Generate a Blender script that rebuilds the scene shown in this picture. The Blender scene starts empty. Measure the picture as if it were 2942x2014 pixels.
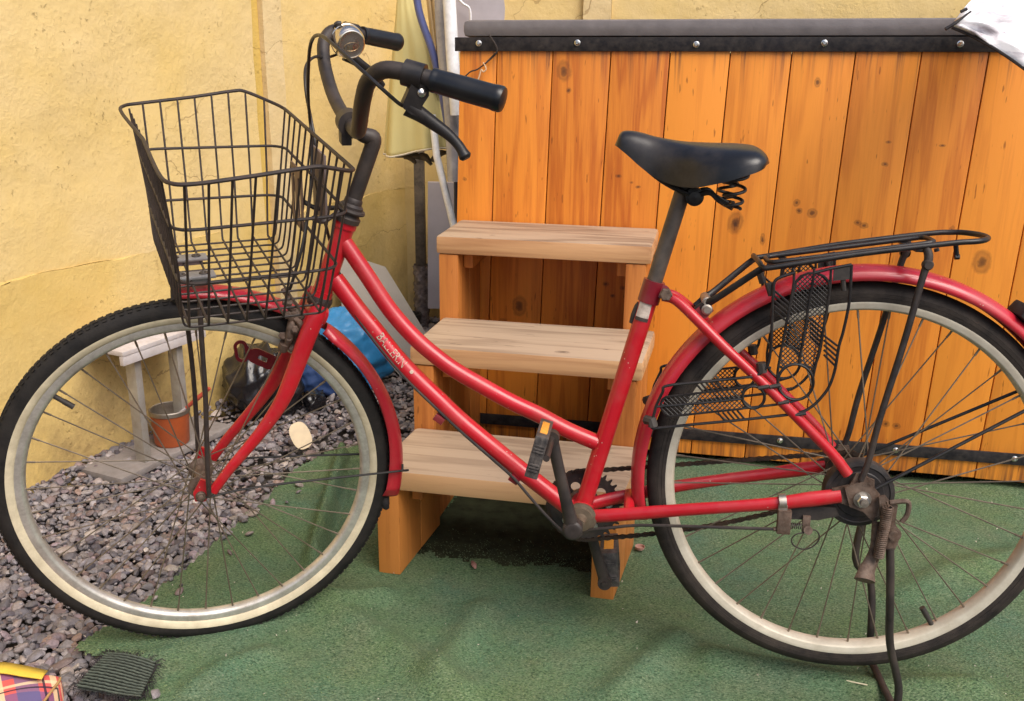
import bpy, bmesh, math, random
import numpy as np
from mathutils import Matrix, Vector

random.seed(7)
rng = np.random.default_rng(11)
scn = bpy.context.scene
col = scn.collection
R_ = math.radians

# ------------------------------------------------------------------ camera
W_, H_ = 2942.0, 2014.0
FPX, TH, RL, CH = 2803.63, 0.3038, 0.0099, 1.0408
_F = np.array([0, math.cos(TH), -math.sin(TH)])
_U = np.array([0, math.sin(TH), math.cos(TH)])
_R = np.array([1.0, 0, 0])
CR = math.cos(RL) * _R + math.sin(RL) * _U
CU = -math.sin(RL) * _R + math.cos(RL) * _U
CF = _F
CO = np.array([0, 0, CH])
cam_d = bpy.data.cameras.new('camera')
cam = bpy.data.objects.new('camera', cam_d)
col.objects.link(cam)
scn.camera = cam
cam_d.sensor_fit = 'HORIZONTAL'
cam_d.sensor_width = 36
cam_d.lens = FPX / W_ * 36
cam_d.clip_start = 0.05
cam_d.clip_end = 200
cam.matrix_world = Matrix(((CR[0], CU[0], -CF[0], 0), (CR[1], CU[1], -CF[1], 0), (CR[2], CU[2], -CF[2], CH), (0, 0, 0, 1)))

# ------------------------------------------------------------------ light
SUN_EL, SUN_AZ = 52, 140          # azimuth clockwise from +Y
w = bpy.data.worlds.new('World')
scn.world = w
w.use_nodes = True
wn_ = w.node_tree
bg = wn_.nodes['Background']
sky = wn_.nodes.new('ShaderNodeTexSky')
sky.sky_type = 'NISHITA'
sky.sun_disc = False
sky.sun_elevation = R_(SUN_EL)
sky.sun_rotation = R_(SUN_AZ)
sky.air_density = 1.0
sky.dust_density = 4.0
sky.ozone_density = 1.0
wn_.links.new(sky.outputs[0], bg.inputs[0])
bg.inputs[1].default_value = 0.09
sd = bpy.data.lights.new('sun', 'SUN')
sd.energy = 1.5
sd.angle = R_(42)
sd.color = (1.0, 0.95, 0.88)
so = bpy.data.objects.new('sun', sd)
col.objects.link(so)
dv = Vector((math.sin(R_(SUN_AZ)) * math.cos(R_(SUN_EL)), math.cos(R_(SUN_AZ)) * math.cos(R_(SUN_EL)), math.sin(R_(SUN_EL))))
so.rotation_euler = dv.to_track_quat('Z', 'Y').to_euler()
scn.view_settings.view_transform = 'Standard'
scn.view_settings.look = 'None'
scn.view_settings.gamma = 1
scn.view_settings.use_curve_mapping = False
scn.view_settings.exposure = 1.0

# ------------------------------------------------------------------ measuring helpers
def unit(v):
    v = np.asarray(v, float)
    return v / np.linalg.norm(v)
def ray(u, v):
    return CF + CR * (u - W_ / 2) / FPX - CU * (v - H_ / 2) / FPX
def onpl(u, v, P0, N):
    d = ray(u, v)
    return CO + d * (((P0 - CO) @ N) / (d @ N))
def gnd(u, v, z=0.0):
    return onpl(u, v, np.array([0, 0, z]), np.array([0, 0, 1.0]))
def aty(u, v, y):
    return onpl(u, v, np.array([0, y, 0.0]), np.array([0, 1.0, 0]))
# bicycle frame axes (forward, left, up), hub centres
rC = np.array([0.55352696, 1.4474178, 0.36927708])
fC = np.array([-0.53319783, 1.53580868, 0.32415946])
Fb = unit([-0.99281038, 0.11969772, 0]); Lb = unit([-0.11947199, -0.99093812, 0.06138467]); Ub = unit(np.cross(Fb, Lb))
Ff = unit([-0.95873001, -0.28431807, 0]); Lf = unit([0.28311078, -0.954659, -0.09205693]); Uf = unit(np.cross(Ff, Lf))
def bk(u, v, l=0.0):
    return onpl(u, v, rC + Lb * l, Lb)
def ft(u, v, l=0.0):
    return onpl(u, v, fC + Lf * l, Lf)
def Pb(f, l, u):
    return rC + Fb * f + Lb * l + Ub * u
def Pf(f, l, u):
    return fC + Ff * f + Lf * l + Uf * u
def locb(P):
    d = np.asarray(P) - rC
    return np.array([d @ Fb, d @ Lb, d @ Ub])
def locf(P):
    d = np.asarray(P) - fC
    return np.array([d @ Ff, d @ Lf, d @ Uf])
def mirb(P):
    a = locb(P); return Pb(a[0], -a[1], a[2])
def mirf(P):
    a = locf(P); return Pf(a[0], -a[1], a[2])

# ------------------------------------------------------------------ mesh helpers
def spline(pts, n=8):
    P = [np.asarray(p, float) for p in pts]
    if len(P) == 2:
        return [P[0] + (P[1] - P[0]) * t for t in np.linspace(0, 1, n + 1)]
    Q = [2 * P[0] - P[1]] + P + [2 * P[-1] - P[-2]]
    out = []
    for i in range(1, len(Q) - 2):
        a, b, c, d = Q[i - 1:i + 3]
        for t in np.arange(n) / n:
            out.append(0.5 * ((2 * b) + (-a + c) * t + (2 * a - 5 * b + 4 * c - d) * t * t + (-a + 3 * b - 3 * c + d) * t ** 3))
    out.append(P[-1])
    return out
def frames(path):
    T = []
    n = len(path)
    for i in range(n):
        t = path[min(i + 1, n - 1)] - path[max(i - 1, 0)]
        T.append(t / max(np.linalg.norm(t), 1e-9))
    up = np.array([0, 0, 1.0]) if abs(T[0][2]) < 0.9 else np.array([1.0, 0, 0])
    N = [unit(np.cross(np.cross(T[0], up), T[0]))]
    for i in range(1, n):
        v = N[-1] - T[i] * (N[-1] @ T[i])
        N.append(unit(v))
    B = [np.cross(T[i], N[i]) for i in range(n)]
    return T, N, B

class MB:
    def __init__(s):
        s.v = []; s.f = []
    def add(s, vs, fs):
        o = len(s.v)
        s.v += [tuple(map(float, p)) for p in vs]
        s.f += [tuple(i + o for i in f) for f in fs]
        return s
    def tube(s, path, r, k=10, cap=True, closed=False, flat=None):
        """swept tube; r scalar or list; flat=(vector, factor) squashes the section along a direction"""
        path = [np.asarray(p, float) for p in path]
        n = len(path)
        rr = [r] * n if np.isscalar(r) else list(np.interp(np.linspace(0, 1, n), np.linspace(0, 1, len(r)), r))
        T, N, B = frames(path)
        if closed:
            t = path[1] - path[-2 if np.allclose(path[0], path[-1]) else -1]
        vs = []
        for i in range(n):
            for j in range(k):
                a = 2 * math.pi * j / k
                off = rr[i] * (math.cos(a) * N[i] + math.sin(a) * B[i])
                if flat is not None:
                    d = flat[0]
                    off = off - d * (off @ d) * (1 - flat[1])
                vs.append(path[i] + off)
        fs = []
        for i in range(n - 1):
            for j in range(k):
                fs.append((i * k + j, i * k + (j + 1) % k, (i + 1) * k + (j + 1) % k, (i + 1) * k + j))
        if closed:
            for j in range(k):
                fs.append(((n - 1) * k + j, (n - 1) * k + (j + 1) % k, (j + 1) % k, j))
        elif cap:
            fs.append(tuple(reversed(range(k))))
            fs.append(tuple((n - 1) * k + j for j in range(k)))
        return s.add(vs, fs)
    def loop(s, pts, r, k=8):
        """closed ring of tube through pts"""
        P = [np.asarray(p, float) for p in pts]
        n = len(P)
        vs = []; fs = []
        c = sum(P) / n
        nrm = np.zeros(3)
        for i in range(n):
            nrm += np.cross(P[i] - c, P[(i + 1) % n] - c)
        nrm = unit(nrm)
        for i in range(n):
            t = unit(P[(i + 1) % n] - P[i - 1])
            a = unit(np.cross(nrm, t)); b = np.cross(t, a)
            for j in range(k):
                q = 2 * math.pi * j / k
                vs.append(P[i] + r * (math.cos(q) * a + math.sin(q) * b))
        for i in range(n):
            i2 = (i + 1) % n
            for j in range(k):
                fs.append((i * k + j, i * k + (j + 1) % k, i2 * k + (j + 1) % k, i2 * k + j))
        return s.add(vs, fs)
    def lathe(s, C, ax, prof, k=32, a0=0, a1=2 * math.pi, ref=None, close=False):
        """prof: list of (radius, along axis)"""
        ax = unit(ax); C = np.asarray(C, float)
        h = unit(np.cross(ax, ref if ref is not None else ([0, 0, 1.0] if abs(ax[2]) < .9 else [1.0, 0, 0])))
        v = np.cross(ax, h)
        full = abs(a1 - a0 - 2 * math.pi) < 1e-6
        na = k if full else k + 1
        m = len(prof)
        vs = []
        for i in range(na):
            a = a0 + (a1 - a0) * i / k
            d = math.cos(a) * h + math.sin(a) * v
            for r, z in prof:
                vs.append(C + d * r + ax * z)
        fs = []
        for i in range(k):
            i2 = (i + 1) % na
            for j in range(m - (0 if close else 1)):
                j2 = (j + 1) % m
                fs.append((i * m + j, i2 * m + j, i2 * m + j2, i * m + j2))
        return s.add(vs, fs)
    def disc(s, C, ax, r, z0, z1, k=24):
        return s.lathe(C, ax, [(0.0001, z0), (r * .94, z0), (r, z0 + (z1 - z0) * .12), (r, z1 - (z1 - z0) * .12), (r * .94, z1), (0.0001, z1)], k)
    def box(s, c, ex, ey, ez, bev=0.0):
        """box given centre and three half-extent vectors, with chamfered edges"""
        c, ex, ey, ez = (np.asarray(q, float) for q in (c, ex, ey, ez))
        if bev <= 0:
            vs = [c + a * ex + b * ey + d * ez for a in (-1, 1) for b in (-1, 1) for d in (-1, 1)]
            return s.add(vs, [(0, 1, 3, 2), (4, 6, 7, 5), (0, 4, 5, 1), (2, 3, 7, 6), (0, 2, 6, 4), (1, 5, 7, 3)])
        lx, ly, lz = np.linalg.norm(ex), np.linalg.norm(ey), np.linalg.norm(ez)
        bm = bmesh.new()
        bmesh.ops.create_cube(bm, size=2)
        for q in bm.verts:
            p = q.co
            q.co = (p.x * lx, p.y * ly, p.z * lz)
        bmesh.ops.bevel(bm, geom=bm.edges[:], offset=min(bev, .9 * min(lx, ly, lz)), segments=2, profile=.6, affect='EDGES')
        ux, uy, uz = ex / lx, ey / ly, ez / lz
        bm.verts.index_update()
        vs = [c + ux * q.co.x + uy * q.co.y + uz * q.co.z for q in bm.verts]
        fs = [tuple(q.index for q in f.verts) for f in bm.faces]
        bm.free()
        return s.add(vs, fs)
    def bar(s, a, b, wdir, hw, hh, bev=0.001):
        a = np.asarray(a, float); b = np.asarray(b, float)
        t = unit(b - a); wv = np.asarray(wdir, float); wv = unit(wv - t * (wv @ t)); hv = np.cross(t, wv)
        return s.box((a + b) / 2, (b - a) / 2, wv * hw, hv * hh, bev)
    def prism(s, pts, nrm, th):
        """extrude a planar outline by +-th along nrm"""
        P = [np.asarray(p, float) for p in pts]; n = len(P); nrm = unit(nrm)
        vs = [p + nrm * th for p in P] + [p - nrm * th for p in P]
        fs = [tuple(range(n)), tuple(range(2 * n - 1, n - 1, -1))] + [(i, i + n, (i + 1) % n + n, (i + 1) % n) for i in range(n)]
        return s.add(vs, fs)

def finish(me, smooth, ang=40):
    bm = bmesh.new(); bm.from_mesh(me)
    bmesh.ops.recalc_face_normals(bm, faces=bm.faces[:])
    bm.to_mesh(me); bm.free()
    if smooth:
        me.shade_smooth()
        try:
            me.set_sharp_from_angle(angle=R_(ang))
        except Exception:
            pass
def build(name, mb, mat, parent=None, off=None, smooth=True, ang=40):
    me = bpy.data.meshes.new(name)
    v = mb.v
    if off is not None:
        v = [(p[0] - off[0], p[1] - off[1], p[2] - off[2]) for p in v]
    me.from_pydata(v, [], mb.f)
    finish(me, smooth, ang)
    if mat is not None:
        me.materials.append(mat)
    o = bpy.data.objects.new(name, me)
    col.objects.link(o)
    if parent is not None:
        o.parent = parent
    return o
def tag(o, label=None, cat=None, group=None, kind=None):
    if label: o['label'] = label
    if cat: o['category'] = cat
    if group: o['group'] = group
    if kind: o['kind'] = kind
    return o
def empty(name, loc, label=None, cat=None, group=None, rz=0.0):
    o = bpy.data.objects.new(name, None)
    o.empty_display_size = .05
    col.objects.link(o)
    o.location = tuple(map(float, loc)); o.rotation_euler = (0, 0, rz)
    return tag(o, label, cat, group)
def solo(name, mb, mat, base, label, cat, group=None, smooth=True, ang=40):
    """a thing that is one mesh, origin at its base"""
    o = build(name, mb, mat, None, base, smooth, ang)
    o.location = tuple(map(float, base))
    return tag(o, label, cat, group)
def attr_colors(me, cols_per_face_corner):
    a = me.color_attributes.new('tint', 'FLOAT_COLOR', 'POINT')
    a.data.foreach_set('color', np.asarray(cols_per_face_corner, np.float32).ravel())

# ------------------------------------------------------------------ materials
class NT:
    def __init__(s, name):
        s.m = bpy.data.materials.new(name); s.m.use_nodes = True
        s.t = s.m.node_tree
        s.b = s.t.nodes['Principled BSDF']
    def n(s, typ, props=None, **inp):
        nd = s.t.nodes.new('ShaderNode' + typ)
        for k, v in (props or {}).items():
            setattr(nd, k, v)
        for k, v in inp.items():
            key = int(k[1:]) if k[0] == '_' else k.replace('_', ' ')
            s.put(nd.inputs[key], v)
        return nd
    def put(s, sock, v):
        if isinstance(v, bpy.types.NodeSocket):
            s.t.links.new(v, sock)
        elif isinstance(v, bpy.types.Node):
            s.t.links.new(v.outputs[0], sock)
        else:
            sock.default_value = v
    def ramp(s, fac, stops, interp='LINEAR'):
        nd = s.n('ValToRGB', _0=fac)
        cr = nd.color_ramp
        cr.interpolation = interp
        while len(cr.elements) < len(stops):
            cr.elements.new(0.5)
        for e, (p, c) in zip(cr.elements, stops):
            e.position = p
            e.color = (c, c, c, 1) if np.isscalar(c) else (*c, 1)
        return nd.outputs[0]
    def math(s, op, a, b=0.0, c=0.0):
        nd = s.n('Math', {'operation': op}, _0=a, _1=b, _2=c)
        return nd.outputs[0]
    def mix(s, f, a, b, mode='MIX'):
        nd = s.n('Mix', {'data_type': 'RGBA', 'blend_type': mode})
        s.put(nd.inputs[0], f)
        for i, q in ((6, a), (7, b)):
            s.put(nd.inputs[i], (*q, 1) if isinstance(q, tuple) and len(q) == 3 else q)
        return nd.outputs[2]
    def obj(s):
        return s.n('TexCoord').outputs['Object']
    def noise(s, vec, scale, detail=4, rough=.6, dist=0.0):
        return s.n('TexNoise', Vector=vec, Scale=scale, Detail=detail, Roughness=rough, Distortion=dist).outputs[0]
    def map(s, vec, scale=(1, 1, 1), rot=(0, 0, 0), loc=(0, 0, 0)):
        return s.n('Mapping', Vector=vec, Scale=scale, Rotation=rot, Location=loc).outputs[0]
    def bump(s, h, strength=.3, dist=.002):
        nd = s.n('Bump', Height=h, Strength=strength, Distance=dist)
        s.put(s.b.inputs['Normal'], nd.outputs[0])
    def out(s, **kw):
        for k, v in kw.items():
            k = k.replace('_', ' ')
            if isinstance(v, tuple) and len(v) == 3: v = (*v, 1)
            s.put(s.b.inputs[k], v)
        return s.m
def simple(name, c, rough=.5, metal=0.0, var=.15, vs=40, bump=0.0, bs=200, spec=.5, coat=0.0, dirt=None, dirt_amt=.5, dirt_s=25):
    """base colour with blotchy variation, optional dirt colour and fine relief"""
    t = NT(name); o = t.obj()
    n1 = t.noise(o, vs, 5)
    lo = tuple(q * (1 - var) for q in c); hi = tuple(min(1, q * (1 + var)) for q in c)
    cc = t.ramp(n1, [(.3, lo), (.7, hi)])
    if dirt:
        n2 = t.noise(o, dirt_s, 8, .7)
        m = t.ramp(n2, [(.5 - .12, 0.0), (.5 + .18, dirt_amt)])
        cc = t.mix(m, cc, dirt)
        rr = t.n('MapRange', Value=m, To_Min=rough, To_Max=min(1, rough + .35)).outputs[0]
    else:
        rr = t.n('MapRange', Value=n1, To_Min=rough * .85, To_Max=min(1, rough * 1.15)).outputs[0]
    if bump:
        t.bump(t.noise(o, bs, 6), bump)
    return t.out(Base_Color=cc, Roughness=rr, Metallic=metal, Specular_IOR_Level=spec, Coat_Weight=coat, Coat_Roughness=.15)

M = {}
def red_paint(name, base):
    t = NT(name); o = t.obj()
    n1 = t.noise(o, 9, 5)
    c = t.ramp(n1, [(.3, tuple(q * .8 for q in base)), (.7, base)])
    fine = t.noise(o, 260, 3)
    dust = t.ramp(t.noise(o, 16, 8, .7), [(.45, 0.0), (.75, .18)])
    c = t.mix(dust, c, (.30, .17, .13))
    # small chips of bare pale primer, gathered in places
    vo = t.n('TexVoronoi', Vector=o, Scale=110.0).outputs[0]
    chip = t.math('MULTIPLY', t.math('LESS_THAN', vo, .12), t.math('GREATER_THAN', t.noise(o, 22, 3), .585))
    c = t.mix(chip, c, (.50, .27, .22))
    t.bump(fine, .04, .0005)
    return t.out(Base_Color=c, Roughness=t.n('MapRange', Value=dust, From_Max=.22, To_Min=.28, To_Max=.55).outputs[0], Coat_Weight=.18, Coat_Roughness=.18)
M['red'] = red_paint('red_enamel', (.49, .009, .019))
M['fender'] = red_paint('sky_tinted_red_enamel', (.49, .016, .032))  # slightly pinker red, the sky's reflection mixed into the paint colour
M['darkred'] = red_paint('dark_red_enamel', (.20, .008, .018))
M['rubber'] = simple('tyre_rubber', (.011, .010, .010), .7, 0, .3, 30, .3, 300, .25, dirt=(.06, .05, .042), dirt_amt=.3)
M['dusty_rubber'] = simple('dusty_tyre_rubber', (.018, .0145, .0135), .75, 0, .3, 30, .3, 300, .25, dirt=(.085, .066, .052), dirt_amt=.45)
M['cream'] = simple('cream_sidewall', (.62, .54, .38), .6, 0, .12, 18, .08, 200, .4, dirt=(.30, .24, .15), dirt_amt=.55)
M['rim'] = simple('dull_aluminium', (.66, .63, .58), .38, .7, .14, 20, .05, 300, .5, dirt=(.20, .16, .12), dirt_amt=.6)
M['rim_cream'] = simple('oxidised_rim', (.58, .53, .43), .5, .2, .12, 14, .05, 200, .4, dirt=(.34, .28, .20), dirt_amt=.5)
M['spoke'] = simple('tarnished_spoke', (.20, .16, .12), .42, .6, .3, 20)
M['black'] = simple('black_enamel', (.008, .007, .008), .36, 0, .3, 30, .03, 200, .4, dirt=(.07, .055, .045), dirt_amt=.3)
M['wire'] = simple('rusty_black_wire', (.026, .020, .019), .5, .1, .3, 50, .1, 300, .4, dirt=(.085, .055, .042), dirt_amt=.5, dirt_s=40)
M['dust_black'] = simple('dusty_black_metal', (.022, .018, .018), .45, .1, .3, 30, .08, 300, .4, dirt=(.11, .08, .062), dirt_amt=.42, dirt_s=14)
M['grip'] = simple('black_vinyl_grip', (.007, .008, .011), .3, 0, .2, 30, 0, 0, .45, dirt=(.06, .055, .05), dirt_amt=.15)
M['saddle'] = simple('black_vinyl', (.007, .007, .009), .30, 0, .25, 20, .10, 700, .5, dirt=(.10, .08, .068), dirt_amt=.35, dirt_s=9)
M['rust'] = simple('rusty_steel', (.085, .050, .034), .55, .3, .5, 60, .3, 300, .4, dirt=(.26, .20, .16), dirt_amt=.55, dirt_s=70)
M['steel'] = simple('worn_steel', (.42, .38, .33), .38, .9, .2, 30, .05, 300, .5, dirt=(.20, .13, .08), dirt_amt=.6)
M['chrome'] = simple('polished_chrome', (.80, .74, .66), .16, 1.0, .06, 30, 0, 0, .5, dirt=(.45, .33, .22), dirt_amt=.35, dirt_s=30)
M['drum'] = simple('brake_drum_paint', (.020, .018, .019), .5, .1, .3, 30, .1, 200, .4, dirt=(.11, .085, .066), dirt_amt=.5)
M['chain'] = simple('oily_chain', (.035, .028, .024), .45, .6, .4, 80, 0, 0, .5, dirt=(.12, .07, .045), dirt_amt=.6)
M['post'] = simple('scuffed_steel_post', (.10, .085, .072), .42, .75, .3, 12, .1, 300, .5, dirt=(.30, .24, .18), dirt_amt=.65, dirt_s=30)
M['plastic'] = simple('grey_black_plastic', (.022, .019, .018), .5, 0, .2, 40, .05, 200, .4, dirt=(.11, .09, .075), dirt_amt=.4)
M['amber'] = simple('amber_reflector', (.75, .32, .05), .2, 0, .1, 200, .2, 900, .6)
M['zinc'] = simple('grey_zinc_plate', (.26, .25, .25), .5, .6, .2, 30, .05, 300)
M['whiteprint'] = simple('white_print', (.45, .33, .25), .5, 0, .15, 200, 0)
M['darkprint'] = simple('dark_print', (.05, .035, .03), .6, 0, .2, 200, 0)
M['bellprint'] = simple('engraved_bell_mark', (.34, .25, .15), .4, .9, .2, 60, 0)
M['paperlabel'] = simple('worn_paper_label', (.55, .47, .40), .6, 0, .2, 90, 0, dirt=(.25, .18, .14), dirt_amt=.6, dirt_s=120)

def wood(name, light, dark, axis, knots=(), knot_axes=('x', 'z'), stains=False, rough=.45, rot=0.0, grain=1.0, top=None):
    """axis: which local axis the grain runs along"""
    t = NT(name); o = t.obj()
    rnd = t.n('ObjectInfo').outputs['Random']
    off = t.n('CombineXYZ', _0=t.math('MULTIPLY', rnd, 17.3), _1=t.math('MULTIPLY', rnd, 9.1), _2=t.math('MULTIPLY', rnd, 23.7)).outputs[0]
    p = t.n('VectorMath', {'operation': 'ADD'}, _0=o, _1=off).outputs[0]
    st = {'x': (.045, 1, 1), 'z': (1, 1, .045)}[axis]
    q = t.map(p, st)
    warp = t.noise(t.map(p, tuple(a * 2.2 if a < 1 else a * .8 for a in st)), 7, 3, .5)
    n1 = t.noise(q, 28, 4, .55, .6)
    n2 = t.noise(q, 240, 3, .6)
    ph = t.math('ADD', t.math('MULTIPLY', n1, 16.0), t.math('MULTIPLY', warp, 44.0))
    ring = t.math('SINE', ph)
    ring = t.n('MapRange', Value=ring, From_Min=-1.0, From_Max=1.0).outputs[0]
    ring = t.math('POWER', ring, 1.6)
    g = t.math('ADD', t.math('MULTIPLY', ring, .26 * grain), t.math('MULTIPLY', n2, .36))
    big = t.noise(t.map(p, tuple(a * 3 if a < 1 else a for a in st)), 6, 4)
    g = t.math('ADD', g, t.math('MULTIPLY', big, .5))
    g = t.math('ADD', g, t.math('MULTIPLY', t.math('SUBTRACT', rnd, .5), .5))
    g0 = g
    mid = tuple((a * .58 + b * .42) for a, b in zip(light, dark))
    c = t.ramp(g, [(.30, light), (.66, mid), (1.1 - .1, dark)])
    # little dark flecks along the grain
    fl = t.noise(t.map(p, tuple(a * 3.5 if a < 1 else a for a in st)), 130, 2, .5)
    c = t.mix(t.ramp(fl, [(.69, 0.0), (.74, .6)]), c, tuple(a * .35 for a in dark))
    sep = t.n('SeparateXYZ', _0=o)
    comp = {'x': sep.outputs[0], 'y': sep.outputs[1], 'z': sep.outputs[2]}
    wob = t.math('MULTIPLY', t.math('SUBTRACT', t.noise(o, 60, 3), .5), .012)
    for (a, b, r, el) in knots:
        dx = t.math('SUBTRACT', comp[knot_axes[0]], a); dz = t.math('SUBTRACT', comp[knot_axes[1]], b)
        d = t.math('SQRT', t.math('ADD', t.math('POWER', t.math('ABSOLUTE', dx), 2.0), t.math('POWER', t.math('ABSOLUTE', t.math('DIVIDE', dz, el)), 2.0)))
        d = t.math('ADD', d, wob)
        d = t.math('DIVIDE', d, r)
        kk = t.ramp(d, [(.0, .85), (.30, .72), (.50, .30), (.72, .42), (.92, .12), (1.0, 0.0)])
        c = t.mix(kk, c, (.055, .022, .012))
    if stains:
        # drip stains starting under the top strip and above the bottom strip
        sn = t.noise(t.map(o, (1, 1, .03)), 60, 4, .7)
        ztop = t.n('MapRange', Value=comp['z'], From_Min=.90, From_Max=1.03).outputs[0]
        s1 = t.math('MULTIPLY', t.ramp(sn, [(.52, 0.0), (.68, 1.0)]), t.math('POWER', ztop, 2.0))
        zb = t.n('MapRange', Value=comp['z'], From_Min=.14, From_Max=.03).outputs[0]
        s2 = t.math('MULTIPLY', t.ramp(sn, [(.42, 0.0), (.6, .8)]), zb)
        c = t.mix(t.math('MULTIPLY', t.math('MAXIMUM', s1, s2), .92), c, (.07, .028, .025))
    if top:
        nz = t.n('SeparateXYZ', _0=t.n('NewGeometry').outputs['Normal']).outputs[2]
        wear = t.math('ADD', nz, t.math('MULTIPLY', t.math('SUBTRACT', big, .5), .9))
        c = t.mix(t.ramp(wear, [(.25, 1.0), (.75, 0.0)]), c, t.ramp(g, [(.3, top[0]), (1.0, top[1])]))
    t.bump(t.math('ADD', t.math('MULTIPLY', ring, .3), n2), .18, .0012)
    return t.out(Base_Color=c, Roughness=t.n('MapRange', Value=n2, To_Min=rough - .07, To_Max=rough + .12).outputs[0], Specular_IOR_Level=.4)
_T0, _T1 = gnd(1990, 1310, .02), gnd(2942, 1395, .02)
_e1 = unit([*(_T1 - _T0)[:2], 0]); _e2 = np.array([-_e1[1], _e1[0], 0])
def _kn(u, v, r, el):
    P = onpl(u, v, _T0, _e2) - _T0
    return (float(P @ _e1), float(P[2] + .02), r, el)
TUB_KNOTS = [_kn(*q) for q in ((1620, 205, .020, 1.4), (1634, 260, .007, 1.3), (1778, 506, .009, .5), (1815, 524, .006, .6), (1834, 537, .007, .6), (2113, 640, .021, 1.5), (2112, 645, .012, 1.4),
             (2289, 583, .009, 1.1), (2296, 606, .008, .9), (2333, 613, .014, .9), (2464, 640, .010, .8), (2482, 648, .012, .7), (2543, 472, .008, .7), (2552, 408, .008, .5), (2708, 418, .009, .4),
             (2821, 754, .023, 1.4), (1492, 880, .022, 1.4), (1445, 928, .013, 1.1), (1740, 816, .010, .7), (1789, 828, .008, .8), (1760, 850, .007, .7), (2348, 236, .008, 1.6),
             (2545, 1218, .010, 1.0), (2575, 1225, .011, .9), (1335, 515, .006, 1.0), (1480, 1015, .008, .8), (2190, 690, .007, 2.4), (2735, 660, .007, 1.5))]
M['tub'] = wood('varnished_pine_board', (.80, .285, .036), (.42, .10, .013), 'z', TUB_KNOTS, ('x', 'z'), True, .42)
M['stepside'] = wood('varnished_pine_panel', (.57, .215, .048), (.29, .085, .017), 'z', (), rough=.45)
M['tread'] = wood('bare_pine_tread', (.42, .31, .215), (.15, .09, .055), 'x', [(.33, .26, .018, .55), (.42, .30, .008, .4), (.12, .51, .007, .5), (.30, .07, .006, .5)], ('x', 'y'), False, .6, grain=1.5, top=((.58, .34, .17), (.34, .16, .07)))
M['strip'] = simple('black_plastic_strip', (.008, .007, .010), .6, 0, .3, 12, .1, 150, .3, dirt=(.09, .075, .065), dirt_amt=.4, dirt_s=60)
M['seatpost'] = simple('worn_seat_post', (.085, .070, .060), .42, .35, .3, 20, .1, 300, .5, dirt=(.20, .155, .12), dirt_amt=.6, dirt_s=22)
M['screw'] = simple('stainless_screw', (.75, .74, .72), .28, 1.0, .08, 60)
M['lid'] = simple('grey_vinyl_cover', (.155, .140, .145), .62, 0, .14, 25, .35, 90, .4)

def plaster(name, base, deep, pale, stains=True):
    t = NT(name); o = t.obj()
    n1 = t.noise(o, 3.2, 6, .6)
    n2 = t.noise(o, 26, 7, .68)
    vo = t.n('TexVoronoi', Vector=o, Scale=46.0, Randomness=1.0).outputs[0]
    n3 = t.noise(o, 150, 4, .6)
    c = t.ramp(n1, [(.25, deep), (.5, base), (.8, pale)])
    c = t.mix(t.ramp(n2, [(.54, 0.0), (.72, .32)]), c, tuple(q * .78 for q in deep))
    # pits and small dark blemishes gathered in patches
    pit = t.math('MULTIPLY', t.ramp(t.noise(o, 75, 5, .75), [(.60, 0.0), (.67, 1.0)]), t.ramp(t.noise(o, 4.5, 4), [(.47, 0.0), (.6, 1.0)]))
    c = t.mix(t.math('MULTIPLY', pit, .42), c, (.30, .19, .06))
    # wandering hairline cracks
    pw = t.n('VectorMath', {'operation': 'ADD'}, _0=o, _1=t.n('VectorMath', {'operation': 'SCALE'}, _0=t.n('TexNoise', Vector=o, Scale=9.0, Detail=5.0).outputs[1], Scale=.13).outputs[0]).outputs[0]
    vd = t.n('TexVoronoi', {'feature': 'DISTANCE_TO_EDGE'}, Vector=t.map(pw, (1.3, 1.3, 2.6)), Scale=1.0).outputs[0]
    ck = t.math('MULTIPLY', t.math('LESS_THAN', vd, .0028), t.ramp(t.noise(o, 2.1, 2), [(.52, 0.0), (.6, 1.0)]))
    c = t.mix(t.math('MULTIPLY', ck, .55), c, (.26, .15, .06))
    if stains:
        # grime creeping up from the ground
        z = t.n('SeparateXYZ', _0=o).outputs[2]
        gz = t.n('MapRange', Value=z, From_Min=.42, From_Max=.0).outputs[0]
        gm = t.math('MULTIPLY', gz, t.ramp(t.noise(o, 7, 7, .7), [(.42, 0.0), (.66, .75)]))
        c = t.mix(gm, c, (.21, .135, .06))
    patch = t.ramp(t.noise(o, 3.7, 5, .6), [(.40, .12), (.62, 1.0)])
    n4 = t.noise(o, 62, 6, .65)
    h = t.math('ADD', t.math('MULTIPLY', t.math('ADD', n2, n4), t.math('MULTIPLY', patch, .55)), t.math('ADD', t.math('MULTIPLY', n3, .25), t.math('MULTIPLY', t.noise(o, 9, 3), .8)))
    h = t.math('SUBTRACT', h, t.math('MULTIPLY', t.math('ADD', ck, t.math('MULTIPLY', pit, .3)), 1.2))
    t.bump(h, .75, .006)
    return t.out(Base_Color=c, Roughness=.85, Specular_IOR_Level=.2)
M['wall'] = plaster('yellow_rough_plaster', (.69, .51, .225), (.67, .475, .165), (.71, .54, .285))
M['wall_low'] = plaster('deep_yellow_rough_plaster', (.66, .475, .175), (.63, .43, .125), (.69, .515, .235))
M['wall2'] = plaster('yellow_column_paint', (.67, .51, .27), (.64, .47, .21), (.69, .54, .32))
M['groove'] = plaster('bright_yellow_groove', (.60, .41, .105), (.57, .37, .085), (.62, .43, .13))

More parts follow.
